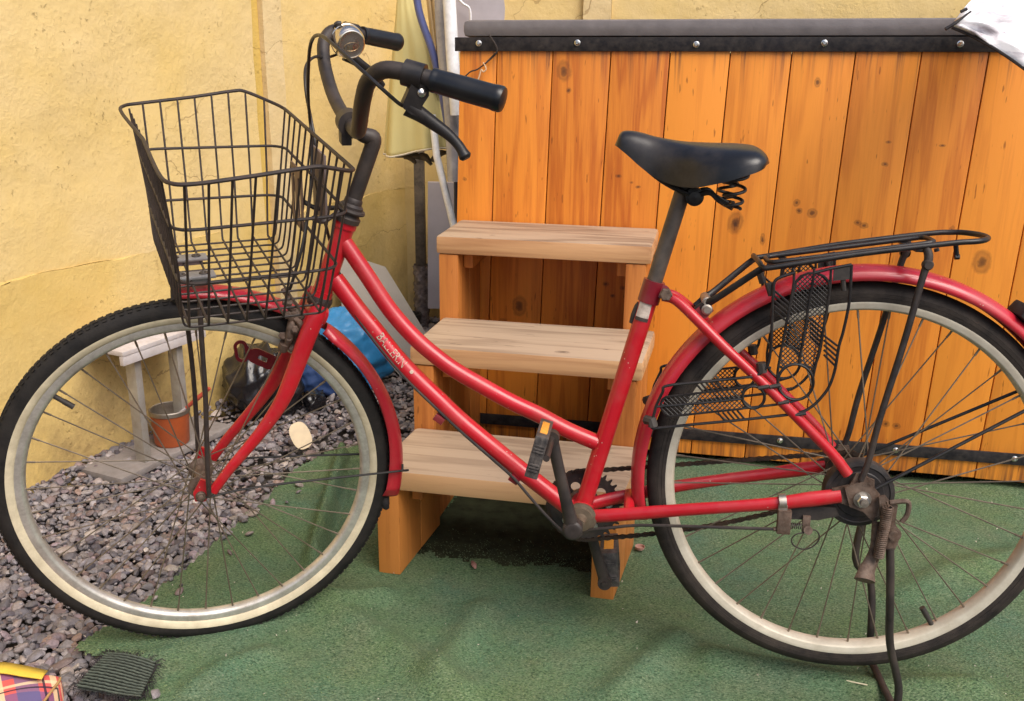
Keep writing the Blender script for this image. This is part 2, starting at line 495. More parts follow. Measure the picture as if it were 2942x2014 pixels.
# ------------------------------------------------------------------ setting: ground
def sheet(name, x0, x1, y0, y1, z, mat):
    mb = MB(); mb.add([(x0, y0, z), (x1, y0, z), (x1, y1, z), (x0, y1, z)], [(0, 1, 2, 3)])
    return build(name, mb, mat, smooth=False)
M['soil_shade'] = simple('dark_soil', (.055, .047, .042), .95, 0, .4, 30, .5, 60, .2)
tag(sheet('ground', -30, 30, -30, 30, -.045, M['soil_shade']), kind='structure')
M['step_shade'] = simple('dark_step_shade', (.034, .040, .022), .95, 0, .4, 30, .6, 80, .15, dirt=(.07, .085, .045), dirt_amt=.6)  # near-black colour carrying the shade below the steps

# turf outline on the ground (world x, y)
turf_px = [(207, 1873), (250, 1830), (317, 1794), (422, 1723), (506, 1640), (585, 1578), (660, 1521), (726, 1468), (770, 1424), (836, 1349), (905, 1306), (985, 1284), (1060, 1268), (1100, 1262)]
turf_edge = [gnd(u, v)[:2] for u, v in turf_px]
front_edge = [gnd(u, v)[:2] for u, v in ((380, 2060), (355, 2010), (330, 1950), (300, 1905), (250, 1888))]
tub_T0 = gnd(1990, 1310, .02); tub_T1 = gnd(2942, 1395, .02)
te1 = unit([*(tub_T1 - tub_T0)[:2], 0]); te2 = np.array([-te1[1], te1[0], 0])
S0 = gnd(1089, 1646)
poly = [np.array(p) for p in turf_edge]
poly += [(S0 + te1 * .02 + te2 * .62)[:2], (S0 + te1 * .02 + te2 * .75)[:2], (S0 + te1 * 3 + te2 * .75)[:2], np.array([3.0, .6]), np.array([-.62, .6])]
poly += [np.array(p) for p in front_edge]
PX = np.array([p[0] for p in poly]); PY = np.array([p[1] for p in poly])
def vnoise(x, y, s, seed):
    r = np.random.default_rng(seed); G = r.random((97, 97))
    X = x * s + 40; Y = y * s + 40
    xi = np.floor(X).astype(int); yi = np.floor(Y).astype(int)
    fx = X - xi; fy = Y - yi
    fx = fx * fx * (3 - 2 * fx); fy = fy * fy * (3 - 2 * fy)
    g = lambda a, b: G[a % 97, b % 97]
    return (g(xi, yi) * (1 - fx) + g(xi + 1, yi) * fx) * (1 - fy) + (g(xi, yi + 1) * (1 - fx) + g(xi + 1, yi + 1) * fx) * fy
def inside(x, y):
    x = x + .016 * (vnoise(x, y, 22, 61) - .5); y = y + .016 * (vnoise(x, y, 22, 62) - .5)
    r = np.zeros(x.shape, bool)
    j = len(PX) - 1
    for i in range(len(PX)):
        c = ((PY[i] > y) != (PY[j] > y)) & (x < (PX[j] - PX[i]) * (y - PY[i]) / (PY[j] - PY[i] + 1e-12) + PX[i])
        r ^= c
        j = i
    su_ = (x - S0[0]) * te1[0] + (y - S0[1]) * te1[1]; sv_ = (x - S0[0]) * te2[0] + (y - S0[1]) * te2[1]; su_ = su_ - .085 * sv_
    return r & ~((su_ > .030) & (su_ < .455) & (sv_ > .085 + .03 * vnoise(x, y, 60, 71)) & (sv_ < .70))  # turf left out under the steps, making room for the shade-dark sheet
def ridge(x, y, pts, h, wd):
    d = np.full(x.shape, 9.0); 
    for a, b in zip(pts[:-1], pts[1:]):
        a = np.asarray(a); b = np.asarray(b); e = b - a
        t = np.clip(((x - a[0]) * e[0] + (y - a[1]) * e[1]) / (e @ e), 0, 1)
        d = np.minimum(d, np.hypot(x - a[0] - t * e[0], y - a[1] - t * e[1]))
    return h * np.exp(-(d / wd) ** 2)
def gp(*pp):
    return [gnd(u, v)[:2] for u, v in pp]
RIDGES = [(gp((985, 1320), (955, 1430), (925, 1540), (905, 1620)), .030, .020), (gp((420, 1905), (560, 1850), (720, 1790), (900, 1740), (1100, 1718)), .021, .026),
          (gp((900, 1720), (1010, 1790), (1180, 1900), (1320, 1990)), .020, .032), (gp((2050, 1890), (2300, 1930), (2500, 1975), (2800, 1985)), .020, .030),
          (gp((1950, 1840), (1860, 1920), (1760, 2010)), .018, .032), (gp((2600, 1700), (2750, 1640), (2942, 1600)), .014, .035), (gp((1250, 1960), (1330, 1850), (1380, 1760)), .016, .030), (gp((560, 1990), (640, 1930), (760, 1890)), .016, .026)]
CONTACT = {q: gnd(*q)[:2] for q in ((520, 1806), (440, 1800), (620, 1800), (2570, 2030), (2495, 1890))}
FOLD = gp((985, 1320), (962, 1430), (930, 1540), (905, 1640))
def turf_h(x, y):
    z = .016 * vnoise(x, y, 4, 3) + .006 * vnoise(x, y, 10, 4) - .010
    for pts, h, wd in RIDGES:
        z = z + ridge(x, y, pts, h, wd)
    z = z + ridge(x, y, FOLD, .026, .022) - ridge(x - .020, y, FOLD, .022, .011)
    # pressed flat where the front tyre and the stand rest on it
    for (u, v, wr) in ((520, 1806, .10), (440, 1800, .08), (620, 1800, .08), (2570, 2030, .05), (2495, 1890, .05)):
        c = CONTACT[(u, v)]
        f = np.exp(-((x - c[0]) ** 2 + (y - c[1]) ** 2) / wr ** 2)
        z = z * (1 - f) + (.006 if u < 1000 else -.002) * f
    return z
st = .0075
gx = np.arange(-1.0, 2.0, st); gy = np.arange(1.0, 2.62, st)
XX, YY = np.meshgrid(gx, gy)
ZZ = turf_h(XX, YY)
ins = inside(XX, YY)
nx = len(gx)
idx = np.arange(XX.size).reshape(XX.shape)
q = ins[:-1, :-1] & ins[1:, :-1] & ins[:-1, 1:] & ins[1:, 1:]
fa = np.stack([idx[:-1, :-1][q], idx[:-1, 1:][q], idx[1:, 1:][q], idx[1:, :-1][q]], 1)
used = np.unique(fa); remap = np.full(XX.size, -1); remap[used] = np.arange(len(used))
me = bpy.data.meshes.new('turf')
me.from_pydata(np.stack([XX.ravel()[used], YY.ravel()[used], ZZ.ravel()[used]], 1).tolist(), [], remap[fa].tolist())
me.shade_smooth()
def turf_mat():
    t = NT('turf_backing'); o = t.obj()
    n1 = t.noise(o, 3.4, 5, .6)
    n2 = t.noise(t.map(o, (.55, 1.25, 1), (0, 0, R_(8))), 270, 5, .65)
    n3 = t.noise(o, 13, 5, .6)
    c = t.ramp(n1, [(.28, (.086, .172, .118)), (.46, (.105, .186, .100)), (.60, (.126, .194, .086)), (.76, (.150, .198, .090))])
    c = t.mix(t.ramp(n3, [(.42, 0.0), (.7, .55)]), c, (.165, .190, .110))
    # worn brownish patches where dirt has been trodden in
    c = t.mix(t.ramp(t.noise(o, 5.3, 6, .7), [(.58, 0.0), (.70, .45)]), c, (.140, .132, .075))
    n5 = t.noise(t.map(o, (.6, 1.2, 1), (0, 0, R_(-20))), 390, 3, .6)
    c = t.mix(t.ramp(n2, [(.36, .8), (.50, 0.0)]), c, (.035, .065, .036))
    c = t.mix(t.ramp(n5, [(.38, .85), (.47, 0.0)]), c, (.035, .065, .035))
    c = t.mix(t.ramp(n5, [(.56, 0.0), (.68, .7)]), c, (.27, .31, .20))
    t.bump(t.math('ADD', t.math('ADD', n2, t.math('MULTIPLY', n5, .6)), t.math('MULTIPLY', n3, .8)), .8, .005)
    return t.out(Base_Color=c, Roughness=.9, Specular_IOR_Level=.15)
me.materials.append(turf_mat())
turf = bpy.data.objects.new('turf', me); col.objects.link(turf); tag(turf, kind='structure')
# pile: short blades of artificial grass
NB = 130000
bx = rng.uniform(-.95, 1.55, NB * 2); by = 1.08 + 1.4 * rng.random(NB * 2) ** 1.3
k = inside(bx, by + np.where(by > 1.72, np.abs(rng.normal(0, .060, NB * 2)), 0) * -1) & (vnoise(bx + .3 * by, by, 95, 41) * .6 + vnoise(bx, by * 1.6, 190, 42) * .4 + .5 * rng.random(NB * 2) > .42); bx = bx[k][:NB]; by = by[k][:NB]
n = len(bx); bz = turf_h(bx, by)
ang = rng.uniform(0, 2 * np.pi, n); ln = rng.uniform(.0026, .0048, n); wd = rng.uniform(.0006, .0010, n)
lean_dir = rng.normal(-1.9, .75, n); lean = rng.uniform(.7, 1.35, n)
V = np.zeros((n, 3, 3), np.float32)
V[:, 0] = np.stack([bx - np.cos(ang) * wd, by - np.sin(ang) * wd, bz - .001], 1)
V[:, 1] = np.stack([bx + np.cos(ang) * wd, by + np.sin(ang) * wd, bz - .001], 1)
V[:, 2] = np.stack([bx + np.cos(lean_dir) * ln * np.sin(lean), by + np.sin(lean_dir) * ln * np.sin(lean), bz + ln * np.cos(lean)], 1)
me = bpy.data.meshes.new('grass')
me.vertices.add(n * 3); me.vertices.foreach_set('co', V.ravel())
me.loops.add(n * 3); me.loops.foreach_set('vertex_index', np.arange(n * 3, dtype=np.int32))
me.polygons.add(n); me.polygons.foreach_set('loop_start', np.arange(0, n * 3, 3, dtype=np.int32))
me.update(calc_edges=True)
pat = vnoise(bx, by, 3.0, 21) * .55 + vnoise(bx, by, 9, 22) * .3 + vnoise(bx, by, 30, 23) * .15
hue = vnoise(bx, by, 2.2, 31)
rr = rng.random(n)
c0 = np.stack([.150 + .11 * pat, .240 + .05 * pat, .155 - .060 * pat], 1)
c0 += np.stack([-.015 * hue, .008 * hue, .015 * hue], 1)
c0 *= (.70 + .6 * rr)[:, None]
brown = rng.random(n) < .025
c0[brown] = np.array([.17, .14, .08]) * (.6 + .6 * rng.random(brown.sum()))[:, None]
cc = np.concatenate([np.clip(np.repeat(c0, 3, 0), .005, 1), np.ones((n * 3, 1))], 1)
attr_colors(me, cc)
t = NT('turf_pile'); at = t.n('VertexColor', {'layer_name': 'tint'})
me.materials.append(t.out(Base_Color=at.outputs[0], Roughness=.6, Specular_IOR_Level=.25))
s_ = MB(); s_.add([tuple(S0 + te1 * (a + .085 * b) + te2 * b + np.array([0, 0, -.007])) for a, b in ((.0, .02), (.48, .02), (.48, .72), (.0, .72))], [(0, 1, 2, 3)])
tag(build('soil_shade', s_, M['step_shade'], smooth=False), kind='structure')  # dark sheet added under the steps to stand in for their shade
gobj = bpy.data.objects.new('grass', me); col.objects.link(gobj); tag(gobj, kind='stuff')

# ------------------------------------------------------------------ walls
W0 = np.array([-1.17, 2.145, 0.0]); wd_ = unit([.48, 1, 0]); wnr = np.array([wd_[1], -wd_[0], 0])
def wal(u, v, off=0.0):
    P = onpl(u, v, W0 + wnr * off, wnr); d = P - W0
    return np.array([d @ wd_, P[2]])
def Wp(s, off, z):
    return W0 + wd_ * s + wnr * off + np.array([0, 0, z])
def wall_slab(name, mat, parent, off0, s0, s1, o0, o1, z0, z1, seg=None, rough=0.0, seed=1):
    """wall panel, its face subdivided and made uneven"""
    mb = MB()
    ns = max(2, int((s1 - s0) / .03)); nz = max(2, int((z1 - z0) / .03))
    S, Z = np.meshgrid(np.linspace(s0, s1, ns + 1), np.linspace(z0, z1, nz + 1), indexing='ij')
    O = o1 + rough * (vnoise(S, Z, 4, seed) - .5) + rough * .5 * (vnoise(S, Z, 11, seed + 5) - .5)
    Z = Z + .016 * (vnoise(S, S * 0, 9, 99) - .5 + .5 * (vnoise(S, S * 0, 30, 98) - .5)) * np.exp(-((Z - .512) / .06) ** 2)
    vs = [Wp(S[i, j], O[i, j], Z[i, j]) for i in range(ns + 1) for j in range(nz + 1)]
    fs = [(i * (nz + 1) + j, (i + 1) * (nz + 1) + j, (i + 1) * (nz + 1) + j + 1, i * (nz + 1) + j + 1) for i in range(ns) for j in range(nz)]
    mb.add(vs, fs)
    c = [(s0, o0, z0), (s1, o0, z0), (s1, o0, z1), (s0, o0, z1)]
    b = len(mb.v); mb.add([Wp(*q) for q in c], [(3, 2, 1, 0)])
    fr = [0, ns * (nz + 1), ns * (nz + 1) + nz, nz]
    e = [[i * (nz + 1) for i in range(ns + 1)], [ns * (nz + 1) + j for j in range(nz + 1)], [i * (nz + 1) + nz for i in range(ns, -1, -1)], [j for j in range(nz, -1, -1)]]
    for kk in range(4):
        mb.f.append(tuple(reversed(e[kk])) + (b + kk, b + (kk + 1) % 4))
    return build(name, mb, mat, parent, off0)
wb = Wp(0, 0, 0)
wall_l = empty('plaster_wall', wb, 'yellow rough plastered side wall with cracks, beside the front wheel', 'wall')
ZC = .512
wall_slab('panel', M['wall_low'], wall_l, wb, -2.4, .937, -.15, .0018, -.3, ZC, rough=.010, seed=3)
wall_slab('panel', M['wall'], wall_l, wb, -2.4, .937, -.15, .000, ZC, 2.3, rough=.012, seed=5)
wall_slab('groove', M['groove'], wall_l, wb, .9375, .985, -.15, -.018, -.3, 2.3, rough=.004, seed=7)
wall_slab('column', M['wall2'], wall_l, wb, .9855, 1.07, -.15, .002, -.3, 2.3, rough=.004, seed=9)
wall_slab('panel', M['wall_low'], wall_l, wb, 1.0705, 1.79, -.15, -.012, -.3, ZC, rough=.008, seed=11)
wall_slab('panel', M['wall'], wall_l, wb, 1.0705, 1.79, -.15, -.016, ZC, 2.3, rough=.008, seed=13)
# back wall
CNR = Wp(1.77, -.02, 0)
W0s, wds, wns = W0.copy(), wd_.copy(), wnr.copy()
W0 = CNR; wd_ = unit([1, -.13, 0]); wnr = np.array([wd_[1], -wd_[0], 0])
wb2 = Wp(0, 0, 0)
wall_b = empty('plaster_wall', wb2, 'yellow plastered back wall seen above the wooden tub', 'wall')
sa = wal(1676, 60)[0]; sb = wal(1755, 60)[0]
wall_slab('panel', M['wall'], wall_b, wb2, .0, sa - .001, -.15, .0, -.3, 2.3, rough=.006, seed=15)
wall_slab('column', M['wall2'], wall_b, wb2, sa, sb, -.15, .022, -.3, 2.3, rough=.004, seed=17)
wall_slab('panel', M['wall'], wall_b, wb2, sb + .001, 4.5, -.15, .0, -.3, 2.3, rough=.006, seed=19)
W0b, wdb, wnb = W0, wd_, wnr
W0, wd_, wnr = W0s, wds, wns

# ------------------------------------------------------------------ gravel
NG = 23000
px = []; tries = 0
cand_x = rng.uniform(-1.6, .15, 220000); cand_y = 1.0 + 2.75 * rng.random(220000)
wl_off = (np.stack([cand_x, cand_y], 1) - W0[:2]) @ wnr[:2]
inturf = inside(cand_x, cand_y)
su = (np.stack([cand_x, cand_y], 1) - S0[:2])
sx_, sy_ = su @ te1[:2], su @ te2[:2]
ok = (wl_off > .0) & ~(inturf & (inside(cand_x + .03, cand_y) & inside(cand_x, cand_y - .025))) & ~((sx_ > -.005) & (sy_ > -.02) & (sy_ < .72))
ok &= (cand_y < 3.75) & (cand_x > -1.9)
spill = inturf & ~inside(cand_x - .07, cand_y + .02) & (rng.random(len(cand_x)) < .008) & (cand_y < 2.3) & (cand_x < S0[0] - .09)
ok |= spill
cx_, cy_ = cand_x[ok], cand_y[ok]; sp_f = spill[ok]
cell = {}
keep = []
for i in range(len(cx_)):
    far = cy_[i] > 2.6
    s = .0108 if not far else .013
    key = (int(cx_[i] / s), int(cy_[i] / s))
    if cell.get(key, 0) >= 1:
        continue
    cell[key] = cell.get(key, 0) + 1
    keep.append(i)
    if len(keep) >= NG + 4000: break
gxp, gyp = cx_[keep], cy_[keep]; sp_k = sp_f[keep]
ng = len(gxp)
bm = bmesh.new(); bmesh.ops.create_icosphere(bm, subdivisions=2, radius=1)
sv = np.array([v.co[:] for v in bm.verts]); sf = np.array([[v.index for v in f.verts] for f in bm.faces]); bm.free()
kinds = []
for kk in range(24):
    r = np.random.default_rng(100 + kk)
    d = sv.copy()
    for _ in range(8):           # slice facets off, then round
        nrm = r.normal(size=3); nrm /= np.linalg.norm(nrm); h = r.uniform(.55, .9)
        e = d @ nrm; m = e > h
        d[m] -= np.outer((e[m] - h) * .95, nrm)
    kinds.append(d)
allv = np.zeros((ng, len(sv), 3)); colr = np.zeros((ng, 3))
pal = np.array([(.155, .137, .137), (.20, .178, .172), (.115, .105, .110), (.20, .165, .15), (.145, .105, .095), (.24, .20, .175), (.075, .066, .075), (.17, .13, .135), (.30, .26, .225), (.19, .13, .105)])
pw_ = np.array([.22, .18, .17, .09, .10, .05, .07, .08, .015, .025]); pw_ /= pw_.sum()
size = np.exp(rng.normal(math.log(.0076), .34, ng))
for i in range(ng):
    sc = size[i] * np.array([1.25, .92, .62]) * rng.uniform(.8, 1.2, 3)
    P = kinds[i % 24] * sc
    a = rng.uniform(0, 6.28); tl = rng.normal(0, .38); t2 = rng.normal(0, .38)
    ca, sa_ = math.cos(a), math.sin(a)
    Rz = np.array([[ca, -sa_, 0], [sa_, ca, 0], [0, 0, 1]]); ct, s_t = math.cos(tl), math.sin(tl); Rx = np.array([[1, 0, 0], [0, ct, -s_t], [0, s_t, ct]])
    c2, s2 = math.cos(t2), math.sin(t2); Ry = np.array([[c2, 0, s2], [0, 1, 0], [-s2, 0, c2]])
    allv[i] = P @ (Rz @ Rx @ Ry).T
    colr[i] = pal[rng.choice(10, p=pw_)] * rng.uniform(.75, 1.75) * np.array([1.0, 1.0, 1.03])
edge_d = np.clip(((np.stack([gxp, gyp], 1) - W0[:2]) @ wnr[:2]) / .12, 0, 1)
gz = -.030 + .016 * rng.random(ng) + .012 * vnoise(gxp, gyp, 6, 77) + .020 * (1 - edge_d) + .012 * np.clip((gyp - 2.6) / 1, 0, 1)
gz[sp_k] = turf_h(gxp[sp_k], gyp[sp_k]) + .005
allv += np.stack([gxp, gyp, gz], 1)[:, None, :]
me = bpy.data.meshes.new('gravel')
nv = len(sv)
fac = (sf[None] + (np.arange(ng) * nv)[:, None, None]).reshape(-1, 3)
me.vertices.add(ng * nv); me.vertices.foreach_set('co', allv.astype(np.float32).ravel())
me.loops.add(len(fac) * 3); me.loops.foreach_set('vertex_index', fac.astype(np.int32).ravel())
me.polygons.add(len(fac)); me.polygons.foreach_set('loop_start', np.arange(0, len(fac) * 3, 3, dtype=np.int32))
me.update(calc_edges=True)
me.shade_smooth()
me.set_sharp_from_angle(angle=R_(28))
attr_colors(me, np.concatenate([np.repeat(colr, nv, 0), np.ones((ng * nv, 1))], 1))
t = NT('river_pebble'); o = t.obj(); at = t.n('VertexColor', {'layer_name': 'tint'})
m_ = t.ramp(t.noise(o, 160, 5, .7), [(.3, .7), (.7, 1.25)])
c_ = t.mix(1.0, at.outputs[0], m_, 'MULTIPLY')
c_ = t.mix(t.ramp(t.noise(o, 300, 3), [(.62, 0.0), (.75, .4)]), c_, (.42, .38, .33))
t.bump(t.noise(o, 400, 4), .25, .001)
me.materials.append(t.out(Base_Color=c_, Roughness=.6, Specular_IOR_Level=.4))
go = bpy.data.objects.new('gravel', me); col.objects.link(go); tag(go, kind='stuff')




# ------------------------------------------------------------------ wooden tub (local: x along the front, y inwards)
TB = np.array([tub_T0[0], tub_T0[1], 0.0]); RZ = math.atan2(te1[1], te1[0])
tub_o = empty('hot_tub', TB, 'wooden plank hot tub with black strips and a grey padded lid, behind the bicycle', 'hot tub', rz=RZ)
LEAN = .027; SLP = .009
X_ = np.array([1.0, 0, 0]); Y_ = np.array([0, 1.0, 0]); Z_ = np.array([0, 0, 1.0])
seams = [-.622, -.5285, -.392, -.2535, -.1155, .0215, .1585, .2965, .4365, .5755, .714, .852, .991, 1.129, 1.268]
for i in range(len(seams) - 1):
    a, b = seams[i], seams[i + 1]
    zb = .027 + rng.uniform(-.002, .002); zt = 1.04
    c = np.array([(a + b) / 2 + LEAN * ((zb + zt) / 2 - 1.03), .014 + rng.uniform(0, .0015), (zb + zt) / 2])
    hz = (zt - zb) / 2
    mb = MB(); mb.box(c, X_ * ((b - a) / 2 - .0011), Y_ * .014, np.array([LEAN * hz, 0, hz]), .0025)
    build('plank', mb, M['tub'], tub_o)
mb = MB(); mb.box((.32, .58, .53), X_ * .94, Y_ * .545, Z_ * .49)
mb.box((.32, .55, .012), X_ * .86, Y_ * .46, Z_ * .014)
build('inner_shell', mb, M['strip'], tub_o, smooth=False)
def tilt(x0, x1, y, z0, z1, hy):
    c = np.array([(x0 + x1) / 2, y, (z0 + z1) / 2 + SLP * ((x0 + x1) / 2 + .6)]); hx = (x1 - x0) / 2
    return c, np.array([hx, 0, SLP * hx]), Y_ * hy, Z_ * ((z1 - z0) / 2)
for (z0, z1, xs, x0) in ((1.0245, 1.0565, (-.572, -.333, -.057, .226, .512, .80, 1.08), -.632), (.0615, .0905, (-.35, -.07, .215, .494, .768, 1.05), -.64)):
    mb = MB(); c, ex, ey, ez = tilt(x0, 1.27, -.003, z0, z1, .003)
    mb.box(c, ex, ey, ez, .0012)
    stp_ = build('strip', mb, M['strip'], tub_o)
    for x in xs:
        zc = (z0 + z1) / 2 + SLP * (x + .6) + .001 + rng.uniform(-.002, .003)
        mb = MB()
        mb.lathe((x, -.006, zc), -Y_, [(.0001, -.001), (.0072, -.001), (.0072, .001), (.0052, .0018), (.0050, .0042), (.0038, .0056), (.0022, .0058), (.0020, .0035), (.0001, .0034)], 20)
        build('screw', mb, M['screw'], stp_)
# padded lid
mb = MB()
c, ex, ey, ez = tilt(-.613, 1.27, .58, 1.0567, 1.096, .585)
mb.box(c, ex, ey, ez, .014)
build('lid', mb, M['lid'], tub_o)
# ------------------------------------------------------------------ wooden steps
st_o = empty('wooden_steps', S0, 'three-tread pine steps against the wooden tub', 'steps', rz=RZ)
SW = .483
ZB = [.191, .378, .572]; YF = [0.0, .232, .475]; YB = [.245, .487, .700]
SHK = (.085, .035, .0)
def panel(x0, x1, y0, y1, z0, z1):
    SHR = SHK[int(y0 >= .232) + int(y0 >= .475)]
    mb = MB(); mb.box(((x0 + x1) / 2 + SHR * (y0 + y1) / 2, (y0 + y1) / 2, (z0 + z1) / 2), X_ * (x1 - x0) / 2, np.array([SHR, 1.0, 0]) * (y1 - y0) / 2, Z_ * (z1 - z0) / 2, .003)
    return build('panel', mb, M['stepside'], st_o)
for side in (0, 1):
    xa, xb = (0, .046) if side == 0 else (SW - .046, SW)
    panel(xa, xb, .0, .118, .001, ZB[0])
    panel(xa, xb, .1195, .2305, .001, ZB[0])
    panel(xa, xb, .232, .352, .001, ZB[1])
    panel(xa, xb, .3535, .4735, .001, ZB[1])
    panel(xa, xb, .475, .590, .001, ZB[2])
    panel(xa, xb, .5915, .700, .001, ZB[2])
for k in range(3):
    SHR = SHK[k]
    mb = MB()
    y0, y1 = YF[k] - .004, min(YF[k] + .232, .702)
    if k < 2: y1 = YF[k + 1] - .0015
    mb.box((SW / 2 + .003 + SHR * (y0 + y1) / 2, (y0 + y1) / 2, ZB[k] + .022), X_ * (SW / 2 + .009), np.array([SHR, 1.0, 0]) * (y1 - y0) / 2, Z_ * .0215, .009)
    build('tread', mb, M['tread'], st_o)
# cleats under the treads
for k in range(3):
    SHR = SHK[k]
    for xa in (.0475, SW - .0475 - .022):
        mb = MB(); mb.box((xa + .011 + SHR * (YF[k] + .135), YF[k] + .135, ZB[k] - .021), X_ * .011, Y_ * .085, Z_ * .02, .002)
        build('cleat', mb, M['stepside'], st_o)

# ------------------------------------------------------------------ things by the side wall
M['white_board'] = simple('painted_white_board', (.52, .48, .48), .6, 0, .1, 20, .1, 200, .4, dirt=(.40, .33, .28), dirt_amt=.6)
M['zinc_leg'] = simple('galvanised_angle', (.42, .40, .37), .5, .5, .15, 20, .05, 200, .5, dirt=(.27, .21, .14), dirt_amt=.5)
M['plank_grey'] = simple('weathered_plank', (.25, .225, .215), .8, 0, .2, 14, .2, 120, .3, dirt=(.14, .11, .09), dirt_amt=.5)
def wpt(u, v, off):
    a = wal(u, v, off); return Wp(a[0], off, a[1])
sf0, sf1 = wal(352, 1035, .165), wal(575, 965, .165)       # underside of the shelf's front edge
s0_, s1_ = sf0[0], sf1[0]; zs = (sf0[1] + sf1[1]) / 2
base = Wp((s0_ + s1_) / 2, .08, -.005)
bench = empty('small_bench', base, 'small white-topped bench on galvanised legs beside the side wall', 'bench')
ES, EO = wd_, wnr
def wbox(name, s0, s1, o0, o1, z0, z1, mat, par, off, bev=.002):
    mb = MB(); mb.box(Wp((s0 + s1) / 2, (o0 + o1) / 2, (z0 + z1) / 2), ES * (s1 - s0) / 2, EO * (o1 - o0) / 2, Z_ * (z1 - z0) / 2, bev)
    return build(name, mb, mat, par, off)
wbox('top', s0_, s1_ + .02, .012, .168, zs + .012, zs + .024, M['white_board'], bench, base)
wbox('apron', s0_, s1_ + .02, .154, .167, zs - .012, zs + .0115, M['white_board'], bench, base)
for uu, vv in ((425, 1300), (536, 1200)):
    s = wal(uu, vv, .15)[0]
    mb = MB()
    zb_ = .012
    mb.box(Wp(s, .147, (zs + zb_) / 2), ES * .0105, EO * .0015, Z_ * (zs - zb_) / 2, .0006)
    mb.box(Wp(s - .009, .131, (zs + zb_) / 2), ES * .0015, EO * .0145, Z_ * (zs - zb_) / 2, .0006)
    build('leg', mb, M['zinc_leg'], bench, base)
mb = MB(); mb.box(Wp((s0_ + s1_) / 2 + .02, .095, .003), ES * ((s1_ - s0_) / 2 + .07), EO * .075, Z_ * .008, .002)
build('foot_board', mb, M['plank_grey'], bench, base)
# objects on the bench
ts = zs + .024
p = wpt(303, 925, .06); q_ = Wp(wal(303, 925, .06)[0], .06, ts)
mb = MB(); mb.lathe(q_, Z_, [(.0001, .034), (.012, .033), (.022, .026), (.027, .014), (.024, .0), (.0001, .0)], 20)
solo('clay_bowl', mb, simple('orange_clay', (.58, .22, .06), .6, 0, .2, 30), q_, 'small orange-brown clay bowl turned over on the white bench', 'bowl')
sA = wal(345, 905, .05)[0]
qb = Wp(sA + .06, .06, ts)
mb = MB(); mb.box(qb + Z_ * .011, ES * .085, EO * .045, Z_ * .0105, .003)
solo('white_tray', mb, M['white_board'], qb, 'flat white tray lying on the white bench behind the front tyre', 'tray')
# orange pot with a spoon, standing on the bench's foot board
M['orange_enamel'] = simple('orange_enamel_pot', (.50, .105, .025), .42, 0, .12, 12, .03, 100, .5, dirt=(.20, .06, .03), dirt_amt=.4)
pb_ = gnd(496, 1271, .011)
pot = empty('cooking_pot', pb_, 'orange enamel pot with a bare metal rim, on the foot board of the bench', 'pot')
mb = MB(); mb.lathe(pb_, Z_, [(.0001, .0), (.040, .0), (.045, .006), (.0495, .084), (.0505, .086), (.0475, .086), (.043, .008), (.0001, .006)], 40)
build('body', mb, M['orange_enamel'], pot, pb_)
mb = MB(); mb.lathe(pb_, Z_, [(.0500, .0865), (.0525, .088), (.0525, .098), (.0500, .100), (.0478, .098), (.0474, .0865), (.0445, .012), (.0440, .0125), (.0468, .0865)], 40)
build('lining', mb, M['steel'], pot, pb_)
mb = MB(); mb.lathe(pb_ + Z_ * .05, Z_, [(.0001, .0), (.0445, .0), (.0445, .002), (.0001, .002)], 30)
build('contents', mb, simple('grey_paste', (.42, .38, .35), .6, 0, .3, 40, .4, 60), pot, pb_)
spb = pb_ + np.array([-.01, -.0, .053])
tip = onpl(606, 1112, pb_ + np.array([0, -.02, 0]), np.array([0, 1.0, 0]))
sp = empty('spoon', spb, 'red-handled spoon standing in the orange pot', 'spoon')
mb = MB(); dsp = unit(tip - spb); mb.tube(spline([spb, spb + (tip - spb) * .45], 4), [.006, .0045, .004], 8, flat=(unit(np.cross(dsp, [0, 0, 1.0])), .9)); build('bowl', mb, M['white_board'], sp, spb)
mb = MB(); mb.tube(spline([spb + (tip - spb) * .45, spb + (tip - spb) * .97], 4), [.005, .0065, .005], 10); build('handle', mb, simple('red_plastic', (.42, .07, .04), .4), sp, spb)
# black rubbish bag
def blob(name, C, rad, mat, label, cat, seed, amp=.35, folds=9, sub=5, knot=None):
    bm = bmesh.new(); bmesh.ops.create_icosphere(bm, subdivisions=sub, radius=1)
    r = np.random.default_rng(seed)
    D = [(unit(r.normal(size=3)), r.uniform(2, 6), r.uniform(0, 6.28), r.uniform(.3, 1)) for _ in range(folds)]
    mb = MB(); idx = {}
    for v in bm.verts:
        d = np.array(v.co[:]); h = 0
        for dd, fr, ph, a in D:
            h += a * (1 - abs(math.sin(fr * (d @ dd) + ph + 1.4 * math.sin(2.3 * d[0] + ph)))) ** 2
        s = 1 - amp * .5 + amp * h / folds * 1.8
        p = d * s
        if p[2] < -.55: p[2] = -.55 - (abs(p[2]) - .55) * .1
        mb.v.append(tuple(C + np.array([p[0] * rad[0], p[1] * rad[1], (p[2] + .56) * rad[2]])))
    bm.verts.index_update()
    mb.f = [tuple(v.index for v in f.verts) for f in bm.faces]; bm.free()
    return solo(name, mb, mat, C, label, cat, ang=180)
M['bag'] = simple('black_bag_plastic', (.012, .011, .013), .26, 0, .2, 20, .35, 22, .5)
bagC = gnd(765, 1172, .0)
bag = blob('rubbish_bag', bagC, np.array([.135, .11, .135]), M['bag'], 'crumpled black plastic rubbish bag on the gravel by the wall', 'rubbish bag', 5, .62, 12)
bag2 = gnd(905, 1172, 0)
t2 = blob('tail', bag2, np.array([.042, .05, .040]), M['bag'], None, None, 8, .7, 12, 4)
t2.parent = bag; t2.location = tuple(bag2 - bagC)
